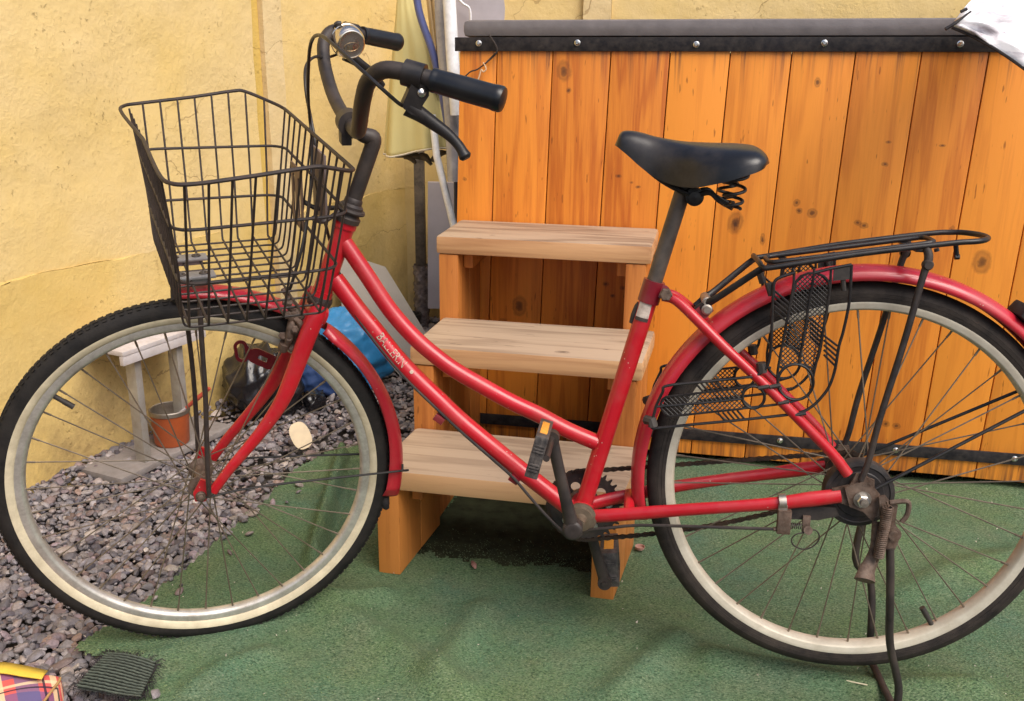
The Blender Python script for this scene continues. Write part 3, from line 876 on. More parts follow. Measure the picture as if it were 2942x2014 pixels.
# pale oval slab on the gravel
oc = gnd(866, 1292, .0) + Z_ * .002
mb = MB(); nO = unit([.18, -.82, .52]); hO = unit(np.cross([0, 0, 1.0], nO)); vO = np.cross(nO, hO)
tl = unit(vO * .93 - hO * .36); tw = np.cross(nO, tl)
pts = [oc + vO * .036 + tl * .038 * math.copysign(abs(math.sin(a)) ** .8, math.sin(a)) + tw * .026 * math.copysign(abs(math.cos(a)) ** .75, math.cos(a)) for a in np.linspace(0, 2 * math.pi, 30, endpoint=False)]
mb.prism(pts, nO, .004)
solo('oval_slab', mb, simple('pale_cut_wood', (.62, .50, .33), .6, 0, .12, 30, .1, 100), oc, 'pale oval slab propped upright in the dark gravel', 'slab')

# ------------------------------------------------------------------ things in the corner
# leaning board
bd = empty('leaning_board', gnd(1105, 1060), 'grey board leaning behind the blue bundle', 'board')
bpts = [aty(968, 722, 3.30), aty(1108, 768, 3.26), aty(1236, 978, 3.12), aty(1150, 1080, 3.05), aty(985, 900, 3.18)]
nn = unit(np.cross(bpts[2] - bpts[0], bpts[4] - bpts[0]))
bpts = [p - nn * ((p - bpts[0]) @ nn) for p in bpts]
mb = MB(); mb.prism(bpts, nn, .008)
build('panel', mb, simple('grey_fibre_board', (.34, .31, .28), .75, 0, .12, 8, .1, 80, .3), bd, gnd(1105, 1060), smooth=False)
# blue bundle
def cloth(name, label, cat, C, ctrl, mat, seed):
    return blob(name, C, ctrl, mat, label, cat, seed, .42, 12)
tq = simple('blue_tarpaulin', (.03, .20, .43), .42, 0, .15, 14, .5, 28, .5)
tC = gnd(990, 1100)
blob('blue_bundle', tC, np.array([.160, .12, .175]), tq, 'bright blue tarpaulin bundle heaped behind the front mudguard', 'tarpaulin', 15, .55, 14)
nb = simple('navy_cloth', (.025, .055, .16), .7, 0, .2, 14, .5, 60, .3)
nC = gnd(940, 1118)
blob('navy_bundle', nC, np.array([.115, .09, .085]), nb, 'darker navy cloth bundle under the bright blue one', 'cloth', 25, .5, 12)
gC = gnd(1172, 1036)
blob('blue_glove', gC, np.array([.040, .03, .036]), simple('royal_blue_rubber', (.02, .06, .30), .55, 0, .15, 20, .3, 80), 'small royal blue rubber glove by the left end of the steps', 'glove', 31, .6, 8)
# wire handle loop by the blue bundle
mb = MB(); mb.tube(spline([aty(1082, 1010, 2.92), aty(1090, 1045, 2.92), aty(1080, 1068, 2.92), gnd(1070, 1090)], 6), .003, 6)
solo('wire_loop', mb, M['steel'], gnd(1070, 1090), 'bent grey wire rising from the gravel beside the blue bundle', 'wire')
# steel post
pB = gnd(1213, 935); pB[2] = -.01
post = empty('steel_post', pB, 'dark scuffed steel post wrapped in clear film, in the corner behind the steps', 'post')
mb = MB(); mb.box(pB + Z_ * .38, X_ * .019, Y_ * .019, Z_ * .38, .003); build('shaft', mb, M['post'], post, pB)
mb = MB(); kf, mf = 26, 28
for i in range(mf + 1):
    for j in range(kf):
        q = 2 * math.pi * j / kf
        rr_ = .0285 + .0022 * math.sin(3 * q + i * .9) + .0016 * math.sin(7 * q - i * 1.7) + .0014 * math.sin(2 * q + i * 2.6)
        mb.v.append(tuple(pB + np.array([math.cos(q) * rr_, math.sin(q) * rr_, .004 + .0088 * i])))
for i in range(mf):
    for j in range(kf):
        mb.f.append((i * kf + j, i * kf + (j + 1) % kf, (i + 1) * kf + (j + 1) % kf, (i + 1) * kf + j))
build('film', mb, simple('crinkled_film', (.20, .17, .17), .22, .2, .5, 90, .5, 120), post, pB)
# grey panel standing behind the steps
gp0 = gnd(1268, 940)
mb = MB(); yb = gp0[1] - .05
tl_ = aty(1230, 522, yb); tr_ = aty(1322, 525, yb); bl_ = aty(1230, 884, yb); br_ = aty(1325, 884, yb)
mb.prism([bl_, br_, tr_, tl_], Y_, .012)
solo('grey_panel', mb, simple('lilac_grey_panel', (.40, .37, .41), .5, 0, .1, 8, .03, 40), gp0, 'pale lilac-grey panel standing behind the steps', 'panel', smooth=False)
# black flower pot and coiled cable near the post
bp = gnd(1182, 945)
mb = MB(); mb.lathe(bp, Z_, [(.0001, .0), (.03, .0), (.036, .05), (.04, .052), (.04, .062), (.034, .062), (.03, .01), (.0001, .008)], 24)
solo('flower_pot', mb, M['plastic'], bp, 'small black plastic flower pot at the foot of the steel post', 'flower pot')
# folded parasol
yP = 3.25
pt, pbm = aty(1160, -140, yP), aty(1196, 432, yP)
px_ = FPX / (np.array([pt[0], yP, .9]) - CO) @ CF if False else FPX / ((pt - CO) @ CF)
par = empty('folded_parasol', np.array([pbm[0], yP, 0]), 'folded beige parasol hanging in the corner, hem downwards', 'parasol')
oP = np.array([pbm[0], yP, 0])
M['canvas'] = simple('faded_beige_canvas', (.64, .55, .25), .85, 0, .1, 6, .25, 300, .2, dirt=(.52, .42, .16), dirt_amt=.4, dirt_s=6)
mb = MB(); nr, kk = 34, 72
# outline of the hanging canopy: left and right edges from top to hem
lft = [(1146, -140), (1140, 0), (1127, 150), (1117, 250), (1109, 350), (1103, 445)]
rgt = [(1176, -140), (1194, 0), (1250, 140), (1280, 290), (1294, 375), (1300, 418)]
L3 = spline([aty(u, v, yP) for u, v in lft], 7); R3 = spline([aty(u, v, yP) for u, v in rgt], 7)
nr = len(L3)
for i in range(nr):
    a, b = L3[i], R3[i]; c = (a + b) / 2; hw = np.linalg.norm(b - a) / 2
    f = i / (nr - 1)
    for j in range(kk):
        th = 2 * math.pi * j / kk
        m = 1 + (.10 + .10 * f) * math.sin(6 * th + .6 * math.sin(2 * th)) * f + .05 * math.sin(11 * th + 3 * f)
        x = (a - b) / 2 * math.cos(th) * (1 if f < .05 else min(1.0, m + .08 * f))
        p = c + x * 1.0 + np.array([0, hw * .55 * math.sin(th) * m, 0])
        p[2] += f * f * .005 * math.sin(3 * th + 1)
        mb.v.append(tuple(p))
for i in range(nr - 1):
    for j in range(kk):
        mb.f.append((i * kk + j, i * kk + (j + 1) % kk, (i + 1) * kk + (j + 1) % kk, (i + 1) * kk + j))
can = build('canopy', mb, M['canvas'], par, oP, ang=180)
md = can.modifiers.new('thickness', 'SOLIDIFY'); md.thickness = .002
mb = MB(); mb.loop([np.array(v) for v in mb.v[-kk:]] if mb.v else [np.array(v) for v in [can.data.vertices[(nr - 1) * kk + j].co + Vector(oP) for j in range(kk)]], .0035, 6)
build('hem', mb, simple('pale_hem_tape', (.62, .55, .42), .8), par, oP)
mb = MB(); mb.tube([aty(1242, 330, yP - .10), aty(1254, 445, yP - .12), aty(1314, 690, yP - .15)], .0115, 12)
build('pole', mb, simple('white_pole_paint', (.86, .86, .87), .3), par, oP)
mb = MB()
for (u0, v0, u1, v1) in ((1135, 446, 1235, 462), (1205, 446, 1240, 474), (1240, 462, 1286, 438), (1160, 450, 1195, 470)):
    a, b = aty(u0, v0, yP + .03), aty(u1, v1, yP + .03)
    mb.tube(spline([a, (a + b) / 2 + np.array([0, 0, .010]), b], 4), [.008, .012, .005], 8)
build('fold', mb, simple('dark_canvas_lining', (.13, .105, .075), .8, 0, .3, 30), par, oP)
# frame tubes of a folded blue chair
mb = MB(); ctl = [(1190, -60), (1206, 40), (1246, 160), (1272, 280), (1290, 380), (1306, 428)]
yq = 3.12
bl = np.array([aty(1306, 428, yq)[0], yq, 0])
fch = empty('folded_chair', bl, 'folded garden chair with bent blue tubes, between the parasol and the tub', 'chair')
mb.tube(spline([aty(u, v, yq) for u, v in ctl], 6), .0115, 12); build('tube', mb, simple('blue_tube_paint', (.10, .12, .30), .4, .1, .15, 20), fch, bl)
mb = MB(); mb.tube(spline([aty(u, v, yq + .05) for u, v in ((1252, -60), (1262, 60), (1276, 180), (1296, 320), (1310, 480), (1313, 690))], 6), .009, 10); build('tube', mb, simple('navy_tube_paint', (.03, .035, .07), .4), fch, bl)
mb = MB()
for dx in (0, 14, 30):
    mb.tube(spline([aty(1225 + dx, -60, yq + .09), aty(1245 + dx, 120, yq + .09), aty(1262 + dx * .8, 260, yq + .09)], 5), .0075, 8)
build('slat', mb, simple('varnished_slat', (.50, .34, .16), .5, 0, .2, 20), fch, bl)
# clear-wrapped white tube and smoky chair shell behind the tub
yw = 3.05
wp0 = np.array([aty(1300, 250, yw)[0], yw, 0])
wt = empty('wrapped_tube', wp0, 'shiny white tube standing against the end of the tub, half covered by clear film', 'tube')
mb = MB(); mb.tube([aty(1286, -80, yw), aty(1300, 160, yw), aty(1312, 330, yw)], .0195, 16); build('tube', mb, simple('glossy_white_plastic', (.82, .82, .84), .2), wt, wp0)
mb = MB(); mb.tube(spline([aty(1268, -80, yw + .05), aty(1276, 120, yw + .05), aty(1298, 330, yw + .05), aty(1308, 520, yw + .05)], 6), .024, 14)
build('film', mb, simple('smoky_film', (.42, .41, .44), .18, .1, .25, 25, .5, 40), wt, wp0)
ys = 3.45
sh0 = np.array([aty(1380, 50, ys)[0], ys, 0])
she = empty('smoky_chair_shell', sh0, 'smoky grey chair back showing over the left end of the tub lid', 'chair')
pts = [aty(u, v, ys) for u, v in ((1300, 150), (1300, -60), (1430, -60), (1446, -20), (1451, 25), (1448, 75), (1440, 120), (1432, 150))]
mb = MB(); mb.prism(pts, Y_, .008); build('back', mb, simple('smoky_grey_plastic', (.40, .36, .38), .3, 0, .15, 8), she, sh0, smooth=False)
mb = MB(); mb.tube(spline([aty(1300, -20, ys - .04), aty(1330, 10, ys - .04), aty(1350, 28, ys - .04), aty(1352, 90, ys - .04)], 5), .004, 8); build('rail', mb, simple('white_rail', (.7, .68, .7), .3), she, sh0)

# twisted wire with a hook hanging off the tub strip
def tubp(x, y, z):
    return TB + te1 * x + te2 * y + Z_ * z
def tubpx(u, v, y=-.012):
    P0 = TB + te2 * y
    return onpl(u, v, P0, te2)
tw0 = tubpx(1405, 100)
tw = empty('twisted_wire', tw0, 'twisted dark wire with a small pale hook on the tub boards', 'wire')
mb = MB(); mb.tube(spline([tubpx(1405, 100), tubpx(1420, 122), tubpx(1428, 140), tubpx(1424, 155), tubpx(1400, 178), tubpx(1385, 190), tubpx(1370, 200), tubpx(1352, 206), tubpx(1335, 221)], 6), .0018, 6)
a_ = spline([tubpx(1424, 152, -.016), tubpx(1408, 168, -.009), tubpx(1392, 184, -.016), tubpx(1388, 186, -.01)], 6); mb.tube(a_, .0016, 6)
build('strand', mb, M['dust_black'], tw, tw0)
mb = MB(); mb.tube(spline([tubpx(1388, 180, -.016), tubpx(1394, 190, -.016), tubpx(1396, 200, -.016), tubpx(1388, 206, -.016), tubpx(1383, 200, -.016), tubpx(1378, 216, -.016), tubpx(1374, 228, -.016)], 6), .0018, 6)
build('hook', mb, simple('pale_cord', (.6, .42, .26), .6), tw, tw0)

# white fabric canopy at the upper right
yc = 1.92
c0_ = aty(2738, 76, yc)
can_o = empty('white_canopy', np.array([c0_[0] + .3, yc, 0]), 'white fabric canopy with a dark rib tip, hanging in at the upper right', 'canopy')
oc_ = np.array([c0_[0] + .3, yc, 0])
lo = [(2738, 74), (2790, 96), (2850, 128), (2900, 160), (2945, 192), (2985, 222), (3010, 245)]
hi = [(2742, 60), (2770, 22), (2800, -10), (2840, -50), (2890, -80), (2960, -100), (3030, -110)]
Lo = spline([aty(u, v, yc - .05 * (i / 6)) for i, (u, v) in enumerate(lo)], 8)
Hi = spline([aty(u, v, yc + .06 + .22 * (i / 6)) for i, (u, v) in enumerate(hi)], 8)
mb = MB(); nv_ = 22
for i in range(len(Lo)):
    for j in range(nv_ + 1):
        f = j / nv_
        p = Lo[i] * (1 - f) + Hi[i] * f
        g = i / (len(Lo) - 1)
        p = p + np.array([0, -1, .35]) * (.030 * math.sin(math.pi * f) + (.006 * math.sin(f * 24 + 9 * g) + .004 * math.sin(f * 41 - 5 * g)) * min(1, g * 5))
        mb.v.append(tuple(p))
for i in range(len(Lo) - 1):
    for j in range(nv_):
        a = i * (nv_ + 1) + j
        mb.f.append((a, a + 1, a + nv_ + 2, a + nv_ + 1))
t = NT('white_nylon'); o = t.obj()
leaf_shade = t.noise(t.map(o, (2.2, 8, 9), rot=(0, .6, .3)), 6, 5, .6, .8)  # streaky leaf shadows painted into the fabric colour
cw = t.ramp(leaf_shade, [(.50, (.84, .82, .84)), (.60, (.62, .58, .62)), (.70, (.34, .29, .32))])
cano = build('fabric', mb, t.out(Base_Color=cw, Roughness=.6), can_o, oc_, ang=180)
md = cano.modifiers.new('thickness', 'SOLIDIFY'); md.thickness = .0012
mb = MB(); mb.tube(spline([aty(2716, 84, yc - .01), aty(2745, 66, yc - .01), aty(2790, 32, yc + .0)], 4), [.0032, .003, .0015], 8); build('rib_tip', mb, M['strip'], can_o, oc_)
mb = MB(); mb.tube(spline([aty(2760, 34, yc + .02), aty(2778, 25, yc + .02)], 3), .003, 8); build('rib_tip', mb, M['strip'], can_o, oc_)
mb = MB(); mb.tube([p + np.array([0, .004, -.003]) for p in Lo], .0028, 6); build('hem', mb, M['strip'], can_o, oc_)

# ------------------------------------------------------------------ things on the ground in front
# woven mesh scrap
A4 = [gnd(310, 1878, .012), gnd(452, 1907, .012), gnd(405, 2008, .012), gnd(218, 1985, .010)]
scB = (A4[0] + A4[1] + A4[2] + A4[3]) / 4; scB[2] = 0
mb = MB(); na, nb_ = 108, 30
def scp(a, b):
    p = (A4[0] * (1 - a) + A4[3] * a) * (1 - b) + (A4[1] * (1 - a) + A4[2] * a) * b
    return p
for i in range(na + 1):
    for j in range(nb_ + 1):
        a, b = i / na, j / nb_
        p = scp(a, b + .02 * math.sin(9 * a)) + Z_ * (.0008 * abs(math.sin(a * 23 * math.pi)) + .006 * math.sin(3 * b + 2 * a) + .006 * a * b + .001 * rng.random() - .0015)
        mb.v.append(tuple(p))
for i in range(na):
    for j in range(nb_):
        a = i * (nb_ + 1) + j; mb.f.append((a, a + 1, a + nb_ + 2, a + nb_ + 1))
t = NT('woven_shade_net'); o = t.obj()
cs = t.ramp(t.noise(o, 330, 3, .7), [(.35, (.006, .008, .007)), (.65, (.022, .027, .021))])
t.bump(t.noise(o, 700, 2), .6, .002)
scr = empty('net_scrap', scB, 'frayed scrap of dark ribbed shade net lying at the corner of the turf', 'net')
build('weave', mb, t.out(Base_Color=cs, Roughness=.8), scr, scB)
mb = MB()
for e0, e1_, nout in ((0, 0, 70), (1, 1, 60), (2, 2, 70), (3, 3, 60)):
    for _ in range(nout):
        r = rng.random()
        a, b = ((r, -.005), (r, 1.005), (-.005, r), (1.005, r))[e0]
        p = scp(a, b); d = unit(p - scB) * rng.uniform(.006, .016) + np.array([rng.normal(0, .004), rng.normal(0, .004), 0])
        mb.tube([p + Z_ * .004, p + d * .6 + Z_ * rng.uniform(.002, .008), p + d + Z_ * rng.uniform(-.008, .002)], [.0006, .0003], 4, cap=False)
fr_ = None
mr = MB()
for i in range(14):
    a = (i + .5) / 14
    mr.tube([scp(a, b) + Z_ * (.0030 + .006 * math.sin(3 * b + 2 * a) + .006 * a * b + .0006 * math.sin(40 * b + i)) for b in np.linspace(.01, .99, 14)], .0020, 6)
o = build('rib', mr, simple('grey_green_cord', (.062, .075, .058), .75, 0, .35, 160, .3, 500), scr, scB); o['kind'] = 'stuff'
fr_ = build('fringe', mb, M['strip'], scr, scB); fr_['kind'] = 'stuff'
# tartan bag at the lower left
tb0 = gnd(60, 1990)
tbo = empty('tartan_bag', tb0, 'tartan cloth bag with a yellow band lying on the gravel at the lower left', 'bag')
out_ = [(-260, 1925), (-120, 1910), (0, 1905), (80, 1917), (140, 1930), (170, 1938), (172, 1960), (150, 1990), (120, 2030), (60, 2100), (-60, 2160), (-260, 2180)]
top = [gnd(u, v, .030) for u, v in out_]
cen = sum(top) / len(top)
mb = MB(); nR = 12; K = 96
ring = []
cl = top + [top[0]]
per = spline(cl, 8)[:-1]; K = len(per)
for i in range(nR + 1):
    f = i / nR
    for p in per:
        qv = cen * (1 - f) + p * f
        bump_ = .030 * (1 - f ** 3) + .004 * math.sin(30 * qv[0]) * math.sin(26 * qv[1])
        qv = np.array([qv[0], qv[1], .022 + bump_ * .7 + .004])
        mb.v.append(tuple(qv))
for p in per:
    mb.v.append((p[0], p[1] + .002, -.012))
for i in range(nR + 1):
    for j in range(K):
        mb.f.append((i * K + j, i * K + (j + 1) % K, (i + 1) * K + (j + 1) % K, (i + 1) * K + j))
t = NT('tartan_cloth'); o = t.obj()
o2 = t.map(o, (1, 1, 1), (0, 0, R_(-32)))
sp_ = t.n('SeparateXYZ', _0=o2)
def stripes(c, per_, lo_, hi_, ph):
    fr = t.math('FRACT', t.math('ADD', t.math('DIVIDE', c, per_), ph)); return t.math('MULTIPLY', t.math('GREATER_THAN', fr, lo_), t.math('LESS_THAN', fr, hi_))
cx1, cy1 = sp_.outputs[0], sp_.outputs[1]
cc_ = t.mix(t.math('MULTIPLY', stripes(cx1, .078, .0, .42, .1), .75), (.62, .10, .09), (.09, .11, .22))
cc_ = t.mix(t.math('MULTIPLY', stripes(cy1, .078, .0, .42, .3), .65), cc_, (.055, .08, .22))
cc_ = t.mix(t.math('MULTIPLY', stripes(cx1, .078, .66, .78, .1), .75), cc_, (.72, .60, .34))
cc_ = t.mix(t.math('MULTIPLY', stripes(cy1, .078, .66, .76, .3), .7), cc_, (.75, .60, .36))
cc_ = t.mix(t.math('MULTIPLY', stripes(cx1, .078, .50, .55, .1), .9), cc_, (.015, .012, .03))
cc_ = t.mix(t.math('MULTIPLY', stripes(cy1, .078, .52, .57, .3), .9), cc_, (.015, .012, .03))
t.bump(t.noise(o, 500, 3), .3, .001)
build('body', mb, t.out(Base_Color=cc_, Roughness=.75), tbo, tb0, ang=180)
mb = MB()
bpt = [gnd(u, v, .036) for u, v in ((-200, 1919), (-110, 1909), (0, 1904), (75, 1915), (138, 1929))]
wpt_ = [gnd(u, v, .045) for u, v in ((-200, 1952), (-100, 1944), (0, 1944), (66, 1954), (122, 1962))]
A, B = spline(bpt, 6), spline(wpt_, 6)
for a, b in zip(A, B):
    mb.v += [tuple(a + Z_ * .002), tuple((a + b) / 2 + Z_ * .0065), tuple(b + Z_ * .0085)]
for i in range(len(A) - 1):
    for j in range(2): mb.f.append((i * 3 + j, i * 3 + j + 1, i * 3 + j + 4, i * 3 + j + 3))
bnd = build('band', mb, simple('yellow_webbing', (.66, .46, .05), .7, 0, .1, 40, .3, 400), tbo, tb0, ang=180)
md = bnd.modifiers.new('thickness', 'SOLIDIFY'); md.thickness = .002
mb = MB(); mb.tube([p * 1.0 + Z_ * .004 for p in per[46:66]], .0022, 6); build('piping', mb, simple('brown_piping', (.40, .22, .08), .6), tbo, tb0)
# small litter on the turf
def chip(name, u, v, ex, hx, hy, hz, c, label, cat):
    b = gnd(u, v, .006); mb = MB(); ex = unit([*ex, 0]); ey = np.array([-ex[1], ex[0], 0])
    mb.box(b + Z_ * hz, ex * hx, ey * hy, Z_ * hz, .0012); solo(name, mb, simple(name + '_matter', c, .7, 0, .25, 120, .2, 300), b, label, cat)
chip('wood_chip', 1869, 1894, (.87, .5), .0125, .0042, .003, (.30, .22, .18), 'grey-brown splinter of wood lying on the turf in front', 'wood chip')
b = gnd(1838, 1578, .005); mb = MB()
mb.lathe(b, Z_, [(.0001, .003), (.008, .003), (.0095, .007), (.0105, .0075), (.0095, .002), (.0001, .0)], 14, ref=[.3, 1, 0])
solo('nutshell', mb, simple('pink_brown_shell', (.36, .20, .16), .6), b, 'pinkish half nutshell on the turf beside the steps', 'nutshell')
b = gnd(2430, 1955, .008); mb = MB(); mb.tube(spline([gnd(2374, 1940, .010), gnd(2420, 1953, .009), gnd(2492, 1968, .012)], 5), [.0016, .0012], 6)
solo('straw', mb, simple('dry_straw', (.62, .55, .38), .6), b, 'thin dry straw on the turf beneath the rear wheel', 'straw')
b = gnd(1362, 1620, .005); mb = MB()
mb.tube(spline([gnd(1357, 1612, .009), gnd(1362, 1622, .012), gnd(1366, 1634, .008)], 4), [.003, .006, .002], 8, flat=(Z_, .4))
solo('dry_leaf', mb, simple('brown_leaf', (.22, .11, .09), .7), b, 'small curled brown leaf on the dark turf under the steps', 'leaf')
# crumbs
NC = 280
x = rng.uniform(-.9, 1.4, NC * 2); y = rng.uniform(1.1, 2.4, NC * 2); k = inside(x, y); x, y = x[k][:NC], y[k][:NC]
mb = MB()
for i in range(len(x)):
    s = math.exp(rng.normal(math.log(.0009), .4)); z = float(turf_h(np.array([x[i]]), np.array([y[i]]))[0]) + .005
    d = rng.normal(size=(3, 3)) * s
    mb.add([np.array([x[i], y[i], z]) + d[0], np.array([x[i], y[i], z]) + d[1], np.array([x[i], y[i], z]) + d[2], np.array([x[i], y[i], z]) - d.sum(0) * .7], [(0, 1, 2), (0, 3, 1), (1, 3, 2), (0, 2, 3)])
o = build('debris', mb, simple('pale_crumbs', (.62, .54, .45), .8, 0, .4, 9), smooth=False); tag(o, kind='stuff')

# ================================================================== BICYCLE
BB = bk(1668, 1489, .035)
bb_l = locb(BB)
BC = Pb(bb_l[0], 0, bb_l[2])                      # bottom-bracket centre
BO = np.array([BC[0], BC[1], 0.0])
bike = empty('bicycle', BO, 'red step-through city bicycle with a black wire basket, standing on the turf', 'bicycle')
def part(name, mb, mat, parent=None, smooth=True, ang=40):
    return build(name, mb, mat, parent or bike, BO, smooth, ang)
def circle_pts(C, a, b, r, n=24, a0=0.0):
    return [C + r * (math.cos(q) * a + math.sin(q) * b) for q in np.linspace(a0, a0 + 2 * math.pi, n, endpoint=False)]

# ---- steering axis
sax = unit(np.cross(Lb, Lf)); sax = sax if sax[2] > 0 else -sax
sA = np.linalg.solve(np.stack([Lb, Lf, sax]), np.array([rC @ Lb, fC @ Lf, fC @ sax]))
def axis_at(v):
    """point on the steering axis that projects at image row v"""
    lo, hi = 0.0, 1.2
    for _ in range(50):
        m = (lo + hi) / 2; P = sA + sax * m - CO; vv = H_ / 2 - FPX * (P @ CU) / (P @ CF)
        if vv > v: lo = m
        else: hi = m
    return sA + sax * lo
HT0, HT1 = axis_at(852), axis_at(633)

# ---- main frame
top_px = [(985, 690), (1054, 791), (1122, 892), (1190, 969), (1252, 1023), (1307, 1063), (1384, 1108), (1472, 1156), (1547, 1191), (1630, 1235), (1716, 1272)]
low_px = [(962, 800), (1032, 894), (1076, 947), (1131, 1017), (1190, 1081), (1259, 1147), (1322, 1207), (1406, 1277), (1487, 1343), (1560, 1400), (1650, 1470)]
top_path = spline([bk(u, v) for u, v in top_px], 5); low_path = spline([bk(u, v) for u, v in low_px], 5)
seat0, seat1 = BC, bk(1876, 822)
fr = MB()
fr.tube([HT0, HT1], .0165, 20)
fr.tube(top_path, .0135, 18); fr.tube(low_path, .0148, 18)
fr.tube([seat0 + (seat1 - seat0) * .03, seat1], .0145, 18)
fr.tube([BC - Lb * .034, BC + Lb * .034], .0205, 24)
fr.tube([HT1 - sax * .012, HT1], .0185, 20); fr.tube([HT0, HT0 + sax * .012], .0185, 20)
frame_o = part('frame', fr, M['red'])
dropo = Pb(.002, .062, .0)
def dl(u, v, l): return bk(u, v, l)
# seat stays, chain stays
for sgn in (1, -1):
    ss_px = [((1925, 855), .012), ((2014, 930), .030), ((2083, 999), .044), ((2146, 1058), .052), ((2208, 1116), .058), ((2284, 1193), .061), ((2388, 1289), .062), ((2444, 1392), .062)]
    ss_px = [((1905, 850), .010), ((1945, 864), .016), ((2014, 930), .034), ((2083, 999), .048), ((2146, 1058), .055), ((2208, 1116), .060), ((2284, 1193), .063), ((2388, 1300), .064), ((2436, 1362), .064)]
    P = [bk(u, v, l) for (u, v), l in ss_px]
    if sgn < 0: P = [mirb(p) for p in P]
    mb = MB(); mb.tube(spline(P, 5), [.0085, .0085, .008, .008, .0085], 14)
    part('seat_stay', mb, M['red'])
    cs_px = [((1690, 1484), .026), ((1760, 1480), .036), ((1950, 1466), .052), ((2100, 1456), .060), ((2231, 1446), .064), ((2330, 1434), .065), ((2415, 1424), .065)]
    P = [bk(u, v, l) for (u, v), l in cs_px]
    if sgn < 0: P = [mirb(p) for p in P]
    mb = MB(); mb.tube(spline(P, 5), [.0115, .0115, .0105, .010, .0105, .0125, .0115], 14, flat=(Lb, .75))
    part('chain_stay', mb, M['red'])
    # dropout plate
    C = Pb(0, .066 * sgn, 0)
    pts = [C + Fb * a + Ub * b for a, b in ((.045, -.006), (.045, .012), (.020, .020), (.012, .040), (-.004, .040), (-.016, .014), (-.018, -.010), (-.004, -.018), (.02, -.014))]
    mb = MB(); mb.prism(pts, Lb, .0025); part('dropout', mb, M['rust'], smooth=False)
mb = MB()
a = bk(1807, 1470, .04); b = mirb(a); mb.tube(spline([a, (a + b) / 2 + Ub * .006, b], 4), .009, 12, flat=(Ub, .9))
part('bridge', mb, M['red'])
# lug collar, binder bolt, seat post
sdir = unit(seat1 - seat0)
mb = MB(); mb.tube([bk(1862, 868), bk(1881, 806)], .0175, 20); mb.tube([bk(1905, 838, .012), bk(1905, 838, -.012)], .011, 14)
part('seat_lug', mb, M['darkred'])
mb = MB(); c = bk(1913, 845, .018); mb.lathe(c, Lb, [(.0001, -.03), (.006, -.03), (.006, 0), (.0105, 0), (.0105, .007), (.0085, .009), (.0001, .009)], 6); mb.tube([c - Lb * .045, c + Lb * .002], .005, 10)
part('binder_bolt', mb, M['rust'], smooth=False)
sp0, sp1 = bk(1876, 822), bk(1963, 545)
mb = MB(); mb.tube([sp0, sp1], .0125, 20); part('seat_post', mb, M['seatpost'])
mb = MB(); mb.tube(spline([bk(1836, 868, .0), bk(1832, 880, .0), bk(1822, 905, 0), bk(1814, 928, 0)], 4), [.003, .0055, .0055, .004], 10); part('pump_peg', mb, M['plastic'])
# sticker on the seat tube
def wrap_patch(P0, P1, r, a0, a1, mat, name, lift=.0004, n=10):
    """curved label on a tube from P0 to P1, angles measured from the camera-facing side"""
    ax = unit(P1 - P0); toc = CO - (P0 + P1) / 2; fx = unit(toc - ax * (toc @ ax)); fy = np.cross(ax, fx)
    mb = MB()
    for i in range(5):
        p = P0 + (P1 - P0) * i / 4
        for j in range(n + 1):
            q = a0 + (a1 - a0) * j / n; mb.v.append(tuple(p + (r + lift) * (math.cos(q) * fx + math.sin(q) * fy)))
    for i in range(4):
        for j in range(n):
            k0 = i * (n + 1) + j; mb.f.append((k0, k0 + 1, k0 + n + 2, k0 + n + 1))
    return part(name, mb, mat), ax, fx, fy
st0, st1 = bk(1846, 908), bk(1861, 858)
wrap_patch(st0, st1, .0148, -.75, .75, M['paperlabel'], 'sticker')
wrap_patch(bk(1843, 918), bk(1846, 908.5), .0148, -.75, .75, M['darkprint'], 'sticker')
# printed letters
def text_mesh(body, size):
    cu = bpy.data.curves.new('t', 'FONT'); cu.body = body; cu.size = size; cu.resolution_u = 3
    ob = bpy.data.objects.new('t', cu); col.objects.link(ob)
    dg = bpy.context.evaluated_depsgraph_get()
    me = bpy.data.meshes.new_from_object(ob.evaluated_get(dg))
    vs = [tuple(v.co) for v in me.vertices]; fs = [tuple(p.vertices) for p in me.polygons]
    bpy.data.objects.remove(ob); bpy.data.curves.remove(cu); bpy.data.meshes.remove(me)
    return np.array(vs), fs
def along(path, s):
    d = np.concatenate([[0], np.cumsum([np.linalg.norm(path[i + 1] - path[i]) for i in range(len(path) - 1)])])
    return np.array([np.interp(s, d, [p[k] for p in path]) for k in range(3)])
def tube_text(body, size, path, s0, r, mat, name, phi0=0.0, lift=.0006, squeeze=1.0):
    vs, fs = text_mesh(body, size)
    mb = MB(); vs[:, 1] -= size * .35
    out = []
    for x, y, z in vs:
        s = s0 + x * squeeze
        p, p2 = along(path, s), along(path, s + .004); ax = unit(p2 - p)
        toc = CO - p; fx = unit(toc - ax * (toc @ ax)); fy = unit(np.cross(fx, ax)); fy = fy if fy[2] > 0 else -fy
        q = phi0 + y / r
        out.append(p + (r + lift) * (math.cos(q) * fx + math.sin(q) * fy))
    mb.add(out, fs)
    return part(name, mb, mat, smooth=False)
def s_of(path, P):
    i = int(np.argmin([np.linalg.norm(p - P) for p in path])); return sum(np.linalg.norm(path[j + 1] - path[j]) for j in range(i))
sL = s_of(low_path, bk(1080, 965))
tube_text('BALLERIN', .0215, low_path, sL, .0148, M['darkprint'], 'lettering', .10, .0004, .74)
tube_text('BALLERIN', .0200, low_path, sL + .0008, .0148, M['whiteprint'], 'lettering', .10, .0008, .78)
tube_text('\u2022', .026, low_path, sL + .079, .0148, M['whiteprint'], 'lettering', .14, .0008)

